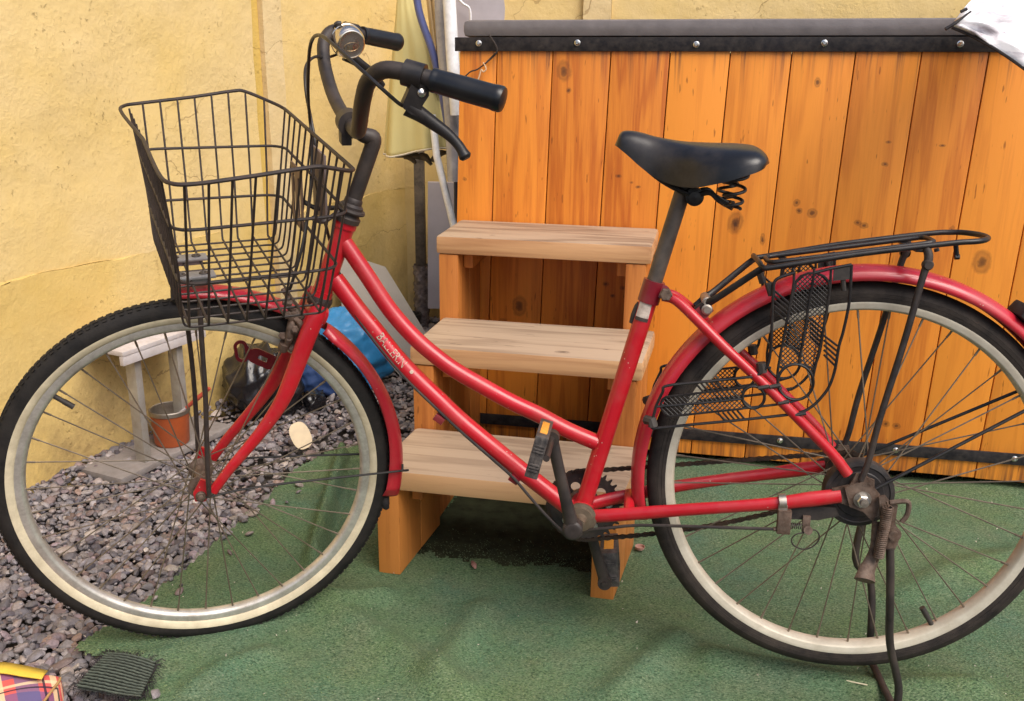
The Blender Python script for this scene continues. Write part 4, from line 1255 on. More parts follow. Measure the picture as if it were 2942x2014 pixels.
# ---- headset, stem
mb = MB()
mb.lathe(HT1, sax, [(.0001, -.002), (.0205, -.002), (.0215, .006), (.0175, .010), (.0165, .016), (.0195, .018), (.0195, .026), (.0150, .030), (.0150, .036), (.0120, .040), (.0001, .040)], 28)
part('headset', mb, M['dust_black']); mb = MB()
mb.lathe(HT0, -sax, [(.0001, -.002), (.0195, -.002), (.0215, .004), (.0205, .012), (.0180, .016), (.0001, .016)], 28)
part('headset', mb, M['dust_black'])
stem_top = axis_at(412)
clampC = Pf(-.272, 0, .600)
mb = MB(); mb.tube([HT1 + sax * .02, stem_top], .0125, 18)
d_ = unit(clampC - stem_top)
mb.tube(spline([stem_top - sax * .006, stem_top + sax * .006 + d_ * .004, stem_top + d_ * .022, clampC], 6), [.0127, .0135, .0125, .0125], 18)
mb.tube([clampC - Lf * .021, clampC + Lf * .021], .0205, 24)
mb.box(clampC - Uf * .022 + Ff * .008, Ff * .008, Lf * .019, Uf * .010, .002)
part('stem', mb, M['dust_black'])
# ---- handlebar
hb = [(-.272, .0, .600), (-.272, .045, .599), (-.270, .100, .604), (-.265, .155, .620), (-.261, .205, .647), (-.260, .238, .672), (-.264, .262, .697), (-.280, .281, .713), (-.305, .296, .7125), (-.337, .313, .705), (-.374, .338, .697), (-.405, .359, .690)]
hb_n = [Pf(*p) for p in hb]; hb_f = [mirf(p) for p in hb_n]
path = spline(list(reversed(hb_f[1:])) + hb_n, 5)
mb = MB(); mb.tube(path, .0112, 18); part('handlebar', mb, M['dust_black'])
for sgn in (1, -1):
    g = hb_n if sgn > 0 else hb_f
    a, b = g[9], g[11] + unit(g[11] - g[9]) * .012
    d = unit(b - a); L = np.linalg.norm(b - a)
    mb = MB(); mb.lathe(a, d, [(.0115, 0), (.0152, 0), (.0158, .004), (.0148, .007), (.0152, .011), (.0158, L * .5), (.0158, L * .85), (.0166, L * .9), (.0166, L - .003), (.015, L), (.006, L + .002), (.0001, L + .002)], 24)
    part('grip', mb, M['grip'])
    # brake lever assembly (near one measured, far one mirrored)
    lv = empty('brake_lever', (0, 0, 0)); lv.parent = bike
    mk = (lambda u, v, l=.306: ft(u, v, l)) if sgn > 0 else (lambda u, v, l=.306: mirf(ft(u, v, l)))
    mb = MB()
    cc0 = g[8] + (g[9] - g[8]) * .25; cd = unit(g[9] - g[8])
    mb.tube([cc0 - cd * .010, cc0 + cd * .016], .0168, 20)
    out = [(1196, 232), (1228, 246), (1229, 272), (1216, 292), (1209, 303), (1206, 322), (1198, 332), (1178, 326), (1157, 310), (1153, 298), (1164, 274), (1178, 240)]
    mb.prism([mk(u, v) for u, v in out], Lf, .0085)
    build('bracket', mb, M['black'], lv, BO, ang=50)
    mb = MB()
    bl = [(1172, 306), (1210, 330), (1250, 358), (1290, 388), (1318, 418), (1334, 445), (1340, 456)]
    ll = [.306, .309, .314, .322, .329, .334, .336]
    mb.tube(spline([mk(u, v, l) for (u, v), l in zip(bl, ll)], 6), [.0125, .0105, .009, .0082, .0072, .0065, .0068, .0085, .006], 14, flat=(unit(Lf), .7))
    build('blade', mb, M['black'], lv, BO)
    mb = MB(); pv = mk(1208, 264); sd_ = Lf if sgn > 0 else Lf
    mb.lathe(pv + Lf * .0085, Lf, [(.0001, 0), (.0055, 0), (.0055, .001), (.0035, .0032), (.0001, .0038)], 16)
    build('pivot', mb, M['screw'], lv, BO)
# ---- bell on the far side
bC = ft(1003, 122, -.262)
bax = unit(np.array([.55, -1.0, -.30]))
bell = empty('bell', (0, 0, 0)); bell.parent = bike
mb = MB(); mb.lathe(bC, bax, [(.0290, -.020), (.0300, -.019), (.0300, -.012), (.0290, -.011), (.0292, -.002), (.0282, .005), (.0262, .0095), (.0250, .0108), (.0246, .0122), (.0230, .0130), (.0216, .0124), (.0110, .0142), (.0001, .0148)], 44)
build('dome', mb, M['chrome'], bell, BO)
mb = MB(); mb.lathe(bC - bax * .020, -bax, [(.0001, 0), (.026, 0), (.026, .006), (.020, .009), (.0001, .010)], 32)
mb.box(bC - bax * .022 - Uf * .010, Lf * .010, Ff * .012, Uf * .020, .003)
tb_ = bC + np.array([-.020, .0, .030]); mb.tube(spline([bC - bax * .012 + np.array([-.014, 0, .018]), tb_, tb_ + np.array([.008, 0, .002])], 4), [.004, .006, .004], 8)
build('base', mb, M['plastic'], bell, BO)
bx_ = unit(np.cross(np.array([0, 0, 1.0]), bax)); by_ = np.cross(bax, bx_)
r20 = .12; ex = math.cos(r20) * bx_ + math.sin(r20) * by_; ey = -math.sin(r20) * bx_ + math.cos(r20) * by_
mb = MB(); lc = bC + bax * .0144 - by_ * .0040
mb.loop([lc + ex * .0135 * math.cos(a) + ey * .0075 * math.sin(a) for a in np.linspace(0, 6.283, 36, endpoint=False)], .0005, 6)
vs, fs = text_mesh('BELL', .0098); vs[:, 0] -= vs[:, 0].max() / 2; vs[:, 1] -= .0034
mb.add([lc + ex * x + ey * y + bax * .0005 for x, y, z in vs], fs)
build('lettering', mb, M['bellprint'], bell, BO, smooth=False)

# ---- fork
crC = axis_at(878)
mb = MB()
mb.tube([axis_at(902), HT0 - sax * .012], .0165, 20)
mb.box(crC - sax * .006, Lf * .040, unit(np.cross(Lf, sax)) * .016, sax * .013, .008)
def blade_pts():
    px = [((918, 878), .040), ((906, 912), .044), ((884, 965), .048), ((862, 1024), .051), ((823, 1125), .054), ((790, 1185), .055), ((748, 1243), .056), ((704, 1296), .057), ((662, 1345), .058), ((634, 1382), .058), ((612, 1412), .058)]
    return [ft(u, v, l) for (u, v), l in px]
bp_ = blade_pts()
for sgn in (1, -1):
    P = bp_ if sgn > 0 else [mirf(p) for p in bp_]
    mb.tube(spline(P, 5), [.0135, .0150, .0150, .0146, .0135, .0120, .0105, .0095, .0088, .0085, .0085], 16, flat=(Lf, .78))
    C = Pf(0, .058 * sgn, 0)
    mb.prism([C + Ff * a + Uf * b for a, b in ((-.018, .022), (-.002, .030), (.012, .006), (.010, -.010), (-.006, -.012), (-.016, .004))], Lf, .003)
part('fork', mb, M['red'])
# lamp bracket (far blade)
lb = lambda u, v: ft(u, v, -.060)
mb = MB()
def stadium(P0, P1, wv, r, n=10):
    d = unit(P1 - P0); out = []
    for q in np.linspace(math.pi / 2, 3 * math.pi / 2, n): out.append(P0 + r * (math.cos(q) * d + math.sin(q) * wv))
    for q in np.linspace(-math.pi / 2, math.pi / 2, n): out.append(P1 + r * (math.cos(q) * d + math.sin(q) * wv))
    return out
def slot_plate(outer, inner, nrm, th):
    """plate with one slot: outer and inner loops with equal point counts"""
    n = len(outer); vs = [p + nrm * th for p in outer] + [p + nrm * th for p in inner] + [p - nrm * th for p in outer] + [p - nrm * th for p in inner]
    fs = []
    for i in range(n):
        j = (i + 1) % n
        fs += [(i, j, n + j, n + i), (2 * n + j, 2 * n + i, 3 * n + i, 3 * n + j), (j, i, 2 * n + i, 2 * n + j), (n + i, n + j, 3 * n + j, 3 * n + i)]
    return vs, fs
P0, P1 = lb(696, 1022), lb(691, 996); wv = unit(np.cross(Lf, P1 - P0))
mb.add(*slot_plate(stadium(P0, P1, wv, .0118), stadium(P0, P1, wv, .0062), Lf, .0015))
P0, P1 = lb(735, 1022), lb(776, 1040); wv = unit(np.cross(Lf, P1 - P0))
mb.add(*slot_plate(stadium(P0, P1, wv, .0140), stadium(lb(748, 1027), lb(764, 1034), wv, .0042), Lf, .0014))
mb.prism([lb(706, 998), lb(706, 1030), lb(735, 1042), lb(738, 1008), lb(716, 1000), lb(712, 992)], Lf, .0012)
mb.prism([lb(770, 1020), lb(764, 1052), lb(800, 1068), lb(812, 1030)], Lf, .0012)
part('lamp_bracket', mb, M['darkred'], smooth=False)

# ---- wheels
def wheel(C, F_, L_, U_, sidewall, hub_w, spoke_phase, front):
    wo = empty('wheel', (0, 0, 0))
    wo.parent = bike
    m = Matrix(((F_[0], L_[0], U_[0], C[0] - BO[0]), (F_[1], L_[1], U_[1], C[1] - BO[1]), (F_[2], L_[2], U_[2], C[2]), (0, 0, 0, 1)))
    wo.matrix_local = m
    Yx = np.array([0, 1.0, 0]); O = np.zeros(3); rx = [0, 0, 1.0]
    R = .330; rs = .3010
    mb = MB()
    tr = [(rs, .0168), (.3060, .0178), (.3066, .0171), (.3072, .0180), (.3120, .0183), (.3126, .0176), (.3132, .0181), (.316, .0172), (.322, .0145), (.3265, .0095), (.3295, .0045), (.330, 0)] if not front else [(rs, .0168), (.308, .0178), (.3140, .0168), (.3195, .0140), (.3238, .0095), (.3266, .0045), (.327, 0)]
    prof = [(r, y) for r, y in tr] + [(r, -y) for r, y in reversed(tr[:-1])]
    if not front:
        prof = [(.289, .0125), (.296, .0155)] + prof + [(.296, -.0155), (.289, -.0125)]
    mb.lathe(O, Yx, prof, 144, ref=rx)
    build('tyre', mb, M['rubber'] if front else M['dusty_rubber'], wo)
    # tread blocks on the shoulders
    mb = MB(); NT_ = 150
    for i in range(NT_ if front else 0):
        for sg in (1, -1):
            for k2, (r, y, hw) in enumerate(((.3258 if not front else .3240, .0106, .0022),)):
                a = 2 * math.pi * (i + (.5 if sg > 0 else 0) + .25 * k2) / NT_
                d = np.array([math.cos(a), 0, math.sin(a)]); tt = np.array([-math.sin(a), 0, math.cos(a)])
                mb.box(d * r + Yx * y * sg, tt * .0030, unit(d * .5 - Yx * sg * .9) * hw * (1 if front else .8), unit(d + Yx * sg * .9) * (.0008 if front else .0004))
    for yy in (-.0045, .0045):
        for i in range(NT_ if front else 0):
            a = 2 * math.pi * (i + .5 * (yy > 0)) / NT_
            d = np.array([math.cos(a), 0, math.sin(a)]); tt = np.array([-math.sin(a), 0, math.cos(a)])
            mb.box(d * (.3293 if not front else .3264) + Yx * yy, tt * .0045, Yx * .0030, d * (.0007 if front else .0005))
    if front:
        o = build('tread', mb, M['rubber'], wo, smooth=False); o['kind'] = 'stuff'
    if sidewall:
        mb = MB()
        for sg in (1, -1):
            mb.lathe(O, Yx, [(.3013, .0169 * sg), (.2995, .0168 * sg), (.2965, .0160 * sg), (.2925, .0142 * sg), (.2895, .0122 * sg), (.2885, .0095 * sg)], 144, ref=rx)
        build('sidewall', mb, M['cream'], wo)
        rp = [(.2900, .0098), (.2892, .0110), (.2880, .0113), (.2850, .0110), (.2800, .0108), (.2785, .0104), (.2760, .0088), (.2738, .0050), (.2728, 0)]
        rin = .2733
    else:
        rp = [(.2960, .0120), (.3005, .0150), (.3012, .0162), (.2995, .0168), (.2960, .0155), (.2905, .0150), (.2888, .0142), (.2872, .0115), (.2856, .0065), (.2848, 0)]
        rin = .2852
    prof = rp + [(r, -y) for r, y in reversed(rp[:-1])]
    mb = MB(); mb.lathe(O, Yx, prof, 144, ref=rx)
    build('rim', mb, M['rim'] if front else M['rim_cream'], wo)
    # hub
    mb = MB()
    fl = .021 if front else .024; hw = hub_w
    mb.lathe(O, Yx, [(.0001, -hw - .028), (.0045, -hw - .028), (.0045, -hw - .006), (.010, -hw - .005), (.011, -hw), (fl, -hw + .001), (fl, -hw + .004), (.013, -hw + .008), (.0115, 0), (.013, hw - .008), (fl, hw - .004), (fl, hw - .001), (.011, hw), (.010, hw + .005), (.0045, hw + .006), (.0045, hw + .030), (.0001, hw + .030)], 28, ref=rx)
    build('hub', mb, M['rust'], wo)
    for sg in (1, -1):
        mb = MB()
        mb.lathe(Yx * sg * (hw + .022), Yx * sg, [(.0045, 0), (.0115, .0), (.0115, .0015), (.0088, .002), (.0088, .0095), (.0075, .011), (.0052, .011), (.0050, .0155), (.0001, .016)], 6 if False else 24, ref=rx)
        build('axle_nut', mb, M['steel'] if not front else M['rust'], wo)
    # spokes: four shared meshes, turned round the axle
    N = 36
    ms = []
    for side in (1, -1):
        for tw in (1, -1):
            mb = MB()
            a = R_(62) * tw
            p0 = np.array([math.cos(a) * fl * .93, side * (hw - .0022), math.sin(a) * fl * .93])
            p1 = np.array([rin, side * .002, 0])
            dd = unit(p1 - p0)
            mb.tube([p0, p0 + dd * .1, p1 - dd * .012], .0012, 6)
            mb.tube([p1 - dd * .013, p1 + dd * .002], .0019, 6)
            me = bpy.data.meshes.new('spoke'); me.from_pydata(mb.v, [], mb.f); finish(me, True); me.materials.append(M['spoke']); ms.append(me)
    for i in range(N):
        side = i % 2; tw = (i // 2) % 2
        o = bpy.data.objects.new('spoke', ms[side * 2 + tw]); col.objects.link(o); o.parent = wo
        o.rotation_euler = (0, -(2 * math.pi * i / N + spoke_phase), 0)
    # valve
    a = R_(-135 if not front else 40)
    if not front: a = R_(-122)
    d = np.array([math.cos(a), 0, math.sin(a)])
    mb = MB(); mb.tube([d * (rin + .002), d * (rin - .016)], .0042, 10); mb.tube([d * (rin - .016), d * (rin - .034)], .0048, 10)
    build('valve', mb, M['plastic'], wo)
    return wo
wheel(fC, Ff, Lf, Uf, True, .034, R_(3), True)
wheel(rC, Fb, Lb, Ub, False, .040, R_(6), False)

# ---- mudguards
def fender(C, F_, L_, U_, a0, a1, Rf, hw, depth, mat, taper=0.0, valance=None):
    mb = MB(); n = 90; m = 15
    for i in range(n + 1):
        a = R_(a0 + (a1 - a0) * i / n)
        d = F_ * math.cos(a) + U_ * math.sin(a)
        f = i / n
        dep = depth if valance is None else depth + valance(f)
        e = min(1.0, .55 + 8 * min(f, 1 - f)) if taper else 1.0
        for j in range(m + 1):
            q = math.pi * j / m
            x = math.cos(q); y = math.sin(q) ** .7
            mb.v.append(tuple(C + d * (Rf - dep * (1 - y)) + L_ * hw * e * x))
    for i in range(n):
        for j in range(m):
            k0 = i * (m + 1) + j; mb.f.append((k0, k0 + 1, k0 + m + 2, k0 + m + 1))
    o = part('mudguard', mb, mat, ang=180)
    md = o.modifiers.new('thickness', 'SOLIDIFY'); md.thickness = .0016; md.offset = 0
    return o
fender(rC, Fb, Lb, Ub, -14, 189, .3555, .0275, .021, M['fender'], 1)
fender(fC, Ff, Lf, Uf, 88, 126, .3480, .0250, .013, M['fender'], 1)
fender(fC, Ff, Lf, Uf, 130, 192.5, .3500, .0265, .016, M['fender'], 1, lambda f: .016 * max(0, (f - .25)) / .75)
# front tip clip and bottom hook of the front mudguard
mb = MB(); mb.tube(spline([Pf(.012, .02, .330), Pf(.012, .0, .344), Pf(.012, -.02, .330)], 4), .006, 8); mb.tube(spline([ft(515, 838, .01), ft(530, 850, .01), ft(545, 862, .01)], 3), .006, 8)
part('tip_clip', mb, M['strip'])
mb = MB(); e_ = ft(1112, 1432, 0); mb.tube(spline([ft(1106, 1425, .004), ft(1106, 1448, .004), ft(1112, 1460, .004)], 4), [.008, .009, .005], 10); mb.loop(circle_pts(ft(1104, 1452, .008), Ff, Uf, .0055, 14), .0018, 6)
part('mud_flap', mb, M['strip'])
# stays of the mudguards
for sgn in (1, -1):
    mb = MB(); e = Pf(-.344, .029 * sgn, -.012)
    mb.tube(spline([Pf(-.006, .062 * sgn, -.004), Pf(-.10, .052 * sgn, .0), Pf(-.334, .034 * sgn, -.010), e, Pf(-.346, .024 * sgn, -.002)], 5), .0021, 8)
    part('mudguard_stay', mb, M['black'])
    mb = MB(); C0 = Pb(-.01, .070 * sgn, .012)
    ang_ = R_(148)
    e = Pb(.345 * math.cos(ang_), .031 * sgn, .345 * math.sin(ang_))
    mb.tube([C0, C0 + (e - C0) * .96, e], .0028, 8)
    part('mudguard_stay', mb, M['black'])
# black reflector on the rear mudguard
mb = MB(); c = bk(2950, 905, 0.0)
mb.box(c + Fb * -.0, unit([.78, 0, -.62]) * .020, Lb * .030, unit([.62, 0, .78]) * .011, .005)
part('reflector', mb, M['strip'])

# ---- front basket
psi, rol = R_(-8), R_(2)
F2 = Ff * math.cos(psi) - Lf * math.sin(psi); L2 = Lf * math.cos(psi) + Ff * math.sin(psi)
U2 = Uf * math.cos(rol) + L2 * math.sin(rol); L3 = L2 * math.cos(rol) - Uf * math.sin(rol)
CB = fC - Ff * .1
def bs(f, l, u): return CB + F2 * f + L3 * l + U2 * u
def rect(fr_, ff_, wr, wf, u, rc, n=5, ur=None, up=None, uf=None, wp=None, fp=None):
    """rounded rectangle of points; rear f, front f, half widths"""
    pts = []
    cs = [(ff_, wf, 0), (ff_, -wf, 1), (fr_, -wr, 2), (fr_, wr, 3)]
    return pts
basket = empty('basket', (0, 0, 0)); basket.parent = bike
def bwire(path, r, name='wire'):
    mb = MB(); mb.tube(path, r, 8); return build(name, mb, M['wire'], basket, BO)
def ring_path(ff_, fr_, wf, wr, uf, ur, rc):
    """closed rounded quad; corners: front-left, rear-left, rear-right, front-right"""
    C4 = [np.array([ff_, wf, uf]), np.array([fr_, wr, ur]), np.array([fr_, -wr, ur]), np.array([ff_, -wf, uf])]
    pts = []
    for i in range(4):
        p, a, b = C4[i], C4[i - 1], C4[(i + 1) % 4]
        da, db = unit(a - p), unit(b - p)
        for t_ in np.linspace(0, 1, 6):
            q = (p + da * rc) * (1 - t_) ** 2 + 2 * p * t_ * (1 - t_) + (p + db * rc) * t_ ** 2
            pts.append(bs(*q))
    return pts
# rim with its raised shoulders
def rim_pts():
    base = []
    fL = [(.136, .0, .588), (.136, .20, .588), (.128, .255, .588), (.100, .270, .589), (.03, .275, .596), (-.040, .279, .604), (-.060, .277, .603), (-.096, .250, .590), (-.112, .225, .584), (-.116, .19, .582), (-.116, .0, .582)]
    left = [bs(*p) for p in fL]; right = [bs(p[0] + (.014 if p[0] > .09 else 0), -p[1], p[2]) for p in reversed(fL[1:-1])]
    pts = left + right
    sp = spline(pts + [pts[0]], 5)[:-1]
    return sp
mb = MB(); mb.loop(rim_pts(), .0029, 8); build('rim', mb, M['wire'], basket, BO)
mb = MB(); mb.loop(ring_path(.129, -.110, .236, .218, .519, .519, .035), .0024, 8); build('hoop', mb, M['wire'], basket, BO)
mb = MB(); mb.loop(ring_path(.124, -.098, .210, .202, .436, .436, .032), .0024, 8); build('hoop', mb, M['wire'], basket, BO)
# lateral wires: side wall, floor, side wall
nl = 8
ffl, rfl = .114, -.070; wfl = .187
for i in range(nl):
    t_ = i / (nl - 1); f = ffl + (rfl - ffl) * t_
    ftop = .122 + (-.098 - .122) * (i + .35) / (nl - .3); utop = float(np.interp(ftop, [-.112, -.096, -.05, -.04, .03, .128], [.584, .590, .603, .604, .596, .588])); wt_ = float(np.interp(ftop, [-.112, -.096, -.05, .03, .1, .128], [.225, .25, .278, .275, .270, .255]))
    a = [(ftop, wt_, utop), (f * .5 + ftop * .5, wfl + (wt_ - wfl) * .45, .470), (f, wfl + .004, .376), (f, wfl - .004, .3665), (f, wfl - .02, .3655)]
    P = [bs(*p) for p in a]; Q = [bs(p[0], -p[1], p[2]) for p in reversed(a)]
    bwire(spline(P[:2], 4)[:-1] + spline(P[1:], 4) + spline(Q[:-1], 4) + [Q[-1]], .0018)
# longitudinal wires: front wall, floor, rear wall
nL = 12
for i in range(nL):
    t_ = i / (nL - 1) * 2 - 1
    l = wfl * .97 * t_; lt = .232 * t_; lr = .212 * t_
    a = [(.136, lt, .588), (.124, l + (lt - l) * .5, .46), (ffl + .008, l, .377), (ffl - .001, l, .3635), (ffl - .02, l, .3622)]
    b = [(rfl + .016, l, .3622), (rfl - .004, l, .3635), (rfl - .013, l, .380), (-.096, l + (lr - l) * .4, .46), (-.115, lr, .583)]
    bwire(spline([bs(*p) for p in a], 4) + spline([bs(*p) for p in b], 4), .0017)
# plates that clamp the floor to its struts
for l in (-.002, -.088):
    pc = bs(.084, l, .3715)
    mb = MB(); mb.box(pc, F2 * .034, L3 * .014, U2 * .0025, .0015)
    mb.box(pc - U2 * .006, F2 * .026, L3 * .009, U2 * .004, .001)
    o = build('clamp_plate', mb, M['zinc'], basket, BO)
    for df in (-.017, .017):
        mb = MB(); mb.lathe(pc + F2 * df + U2 * .0022, U2, [(.0001, .0005), (.0025, .0006), (.0035, .002), (.0065, .0022), (.0075, .0006), (.0075, -.0005)], 18)
        build('screw', mb, M['dust_black'], basket, BO)
# rear bracket with slots that ties the basket to the steering head
pc = bs(-.094, -.045, .475)
mb = MB()
for dl_ in (-.018, .018):
    P0, P1 = pc + L3 * dl_ - U2 * .028, pc + L3 * dl_ + U2 * .028
    wv = unit(np.cross(F2, P1 - P0))
    mb.add(*slot_plate([P0 - U2 * .022 - L3 * .018, *[P0 - U2 * .022 + L3 * (-.018 + .036 * k / 8) for k in range(1, 9)], P0 - U2 * .0 + L3 * .018, P1 + L3 * .018, *[P1 + U2 * .022 + L3 * (.018 - .036 * k / 8) for k in range(0, 9)]][:20], stadium(P0, P1, -wv if ((wv @ L3) > 0) else wv, .007)[:20], F2, .0012))
build('bracket', mb, simple('brown_steel_bracket', (.16, .105, .08), .55, .4, .25, 30), basket, BO, smooth=False)
mb = MB(); hc = axis_at(600)
mb.tube(spline([bs(-.10, -.03, .47), bs(-.12, -.02, .46), hc + Ff * .02 - Lf * .012], 4), .004, 8)
mb.tube(spline([bs(-.10, .03, .46), bs(-.12, .02, .45), hc + Ff * .02 + Lf * .012], 4), .004, 8)
mb.loop(circle_pts(axis_at(603), Lf, unit(np.cross(sax, Lf)), .021, 24), .004, 8)
build('mount', mb, M['dust_black'], basket, BO)
mb = MB(); pl_ = bs(-.125, -.02, .50)
mb.box(pl_, L3 * .040, U2 * .055, F2 * .002, .001); build('lock_plate', mb, simple('dull_mauve_plate', (.20, .15, .14), .5, .3), basket, BO)
# basket struts from the axle
for sgn in (1, -1):
    px = [((576, 862), .064), ((576, 914), .068), ((583, 1030), .072), ((590, 1134), .074), ((596, 1336), .074), ((601, 1425), .072)]
    P = [ft(u, v, l) for (u, v), l in px]
    if sgn < 0: P = [ft(u, v, -.068) for u, v in ((522, 862), (530, 900), (541, 953), (558, 1112), (571, 1327), (578, 1392))]
    mb = MB(); mb.tube(spline(P, 5), .0042, 10); part('basket_strut', mb, M['wire'])

# ---- front brake
mb = MB()
for sgn in (1, -1):
    mk = lambda u, v, l: ft(u, v, l) if sgn > 0 else mirf(ft(u, v, l))
    mb.tube(spline([mk(852, 905, .006), mk(840, 925, .030), mk(832, 960, .036), mk(826, 990, .030)], 5), [.006, .0075, .007, .0055], 10)
    mb.tube(spline([mk(852, 890, .008), mk(838, 888, .03), mk(822, 876, .04)], 4), [.006, .005, .004], 8)
    mb.tube([mk(818, 985, .030), mk(812, 1004, .024)], .0085, 10)
mb.tube([ft(858, 900, -.02), ft(858, 900, .03)], .007, 10)
mb.tube(spline([ft(826, 880, .042), ft(824, 850, .042), ft(824, 836, .04)], 4), .0035, 8)
mb.tube([ft(812, 868, .042), ft(838, 872, .042)], .0048, 8)
mb.disc(ft(838, 905, .028), Lf, .0085, -.006, .008, 14)
mb.tube(spline([ft(846, 915, .034), ft(862, 930, .038), ft(858, 952, .036), ft(842, 960, .030)], 5), [.0045, .006, .0055, .004], 8)
mb.tube(spline([ft(870, 905, .02), ft(850, 930, .026), ft(848, 972, .022), ft(838, 996, .020)], 5), [.005, .0065, .006, .005], 8)
for (u, v, l) in ((826, 905, .036), (846, 946, .040), (830, 972, .034), (838, 1000, .026), (812, 965, .030)):
    mb.lathe(ft(u, v, l), unit(Lf + Uf * .3), [(.0001, .007), (.0045, .007), (.0045, .004), (.0070, .003), (.0070, -.004)], 6)
part('brake_caliper', mb, M['rust'])
for sgn in (1, -1):
    mk = lambda u, v, l: ft(u, v, l) if sgn > 0 else mirf(ft(u, v, l))
    mb = MB(); a, b = mk(822, 952, .0175), mk(846, 970, .0175); mb.bar(a, b, Lf, .0055, .0075, .002)
    part('brake_pad', mb, M['steel'])

# ---- cables
def cable(pts, r, mat=None):
    mb = MB(); mb.tube(spline(pts, 8), r, 8); return part('cable', mb, mat or M['black'])
cable([ft(1158, 304, .306), ft(1142, 294, .312), ft(1090, 248, .318), ft(1040, 202, .300), ft(985, 152, .25), ft(940, 113, .19), ft(917, 101, .14), ft(900, 109, .10), ft(890, 140, .07), ft(886, 200, .04), ft(885, 270, .01), ft(890, 340, -.04), ft(896, 400, -.03), ft(895, 470, -.02), ft(890, 560, .0), ft(870, 700, .03), ft(838, 815, .042), ft(825, 850, .042)], .0026)
far_e = mirf(ft(1152, 301, .306))
cable([far_e, ft(940, 165, -.25), ft(906, 163, -.20), ft(884, 180, -.16), ft(876, 210, -.13), ft(880, 270, -.10), ft(893, 340, -.08), ft(905, 410, -.06), ft(905, 480, -.05), ft(915, 560, -.03), bk(950, 700, -.02), bk(985, 820, -.016)], .0026)
# rear brake cable under the lower tube
cable([bk(985, 850, .010), bk(1050, 945, .012), bk(1110, 1022, .012), bk(1170, 1092, .012), bk(1250, 1170, .012), bk(1330, 1245, .012), bk(1410, 1315, .014), bk(1474, 1372, .016), bk(1520, 1425, .026), bk(1570, 1482, .034), bk(1620, 1530, .036), bk(1650, 1542, .036), bk(1690, 1524, .040), bk(1750, 1517, .046), bk(1816, 1510, .050), bk(1900, 1510, .058), bk(2100, 1516, .070), bk(2222, 1520, .072)], .0026, M['dust_black'])
for u, v in ((1262, 1203), (1478, 1376)):
    mb = MB(); p = bk(u, v, .010); mb.box(p, unit([.8, 0, -.6]) * .009, Lb * .006, unit([.6, 0, .8]) * .006, .0015); part('cable_guide', mb, M['darkred'])

# ---- saddle
sd_o = empty('saddle', (0, 0, 0)); sd_o.parent = bike
st_px = [  # top line at the middle (u, v), half width, lower rim (u, v) measured on the near skirt
    ((1769, 405), .010, (1766, 417), .7), ((1784, 374), .024, (1776, 424), .8), ((1810, 369), .029, (1806, 449), .9), ((1845, 375), .032, (1838, 478), .95), ((1880, 385), .036, (1874, 505), 1), ((1920, 393), .046, (1915, 526), 1),
    ((1960, 399), .060, (1958, 537), 1), ((2000, 402), .076, (2002, 539), 1), ((2045, 404), .088, (2048, 531), 1), ((2090, 405), .096, (2094, 521), 1), ((2130, 407), .099, (2140, 507), 1), ((2165, 412), .096, (2176, 495), .97), ((2190, 430), .086, (2196, 484), .9), ((2200, 455), .07, (2201, 474), .8)]
rows = []
K = 22
for (tu, tv), hw, (bu, bv), sq in st_px:
    T = locb(bk(tu, tv + 6, 0)); B = locb(bk(bu, bv, hw))
    f_t, u_t = T[0], T[2]; f_b, u_b = B[0], B[2]
    row = []
    for j in range(K + 1):
        q = math.pi * j / K; c, s = math.cos(q), math.sin(q)
        x = hw * math.copysign(abs(c) ** .75, c); y = abs(s) ** .62
        f = f_b + (f_t - f_b) * y; u = u_b + (u_t - u_b) * y
        # slight centre dip near the back
        row.append(Pb(f, x, u))
    rows.append(row)
# smooth along the length
R2 = []
for j in range(K + 1):
    R2.append(spline([r[j] for r in rows], 4))
nrow = len(R2[0])
mb = MB()
for i in range(nrow):
    for j in range(K + 1): mb.v.append(tuple(R2[j][i]))
for i in range(nrow - 1):
    for j in range(K): k0 = i * (K + 1) + j; mb.f.append((k0, k0 + 1, k0 + K + 2, k0 + K + 1))
for i in range(nrow - 1):       # underside
    mb.f.append((i * (K + 1), (i + 1) * (K + 1), (i + 1) * (K + 1) + K, i * (K + 1) + K))
mb.f.append(tuple(range(K + 1))); mb.f.append(tuple((nrow - 1) * (K + 1) + j for j in range(K + 1)))
cov = build('cover', mb, M['saddle'], sd_o, BO, ang=60)
cl = bk(1993, 562, .0)
mb = MB(); mb.tube([cl - Lb * .026, cl + Lb * .026], .014, 18); mb.tube([cl - Lb * .032, cl + Lb * .034], .006, 12); mb.lathe(cl + Lb * .026, Lb, [(.0001, 0), (.0135, 0), (.0135, .002), (.009, .003), (.009, .008), (.0001, .009)], 20)
mb.tube([sp1 - sdir * .004, bk(1968, 530)], .0155, 16)
build('clamp', mb, M['black'], sd_o, BO)
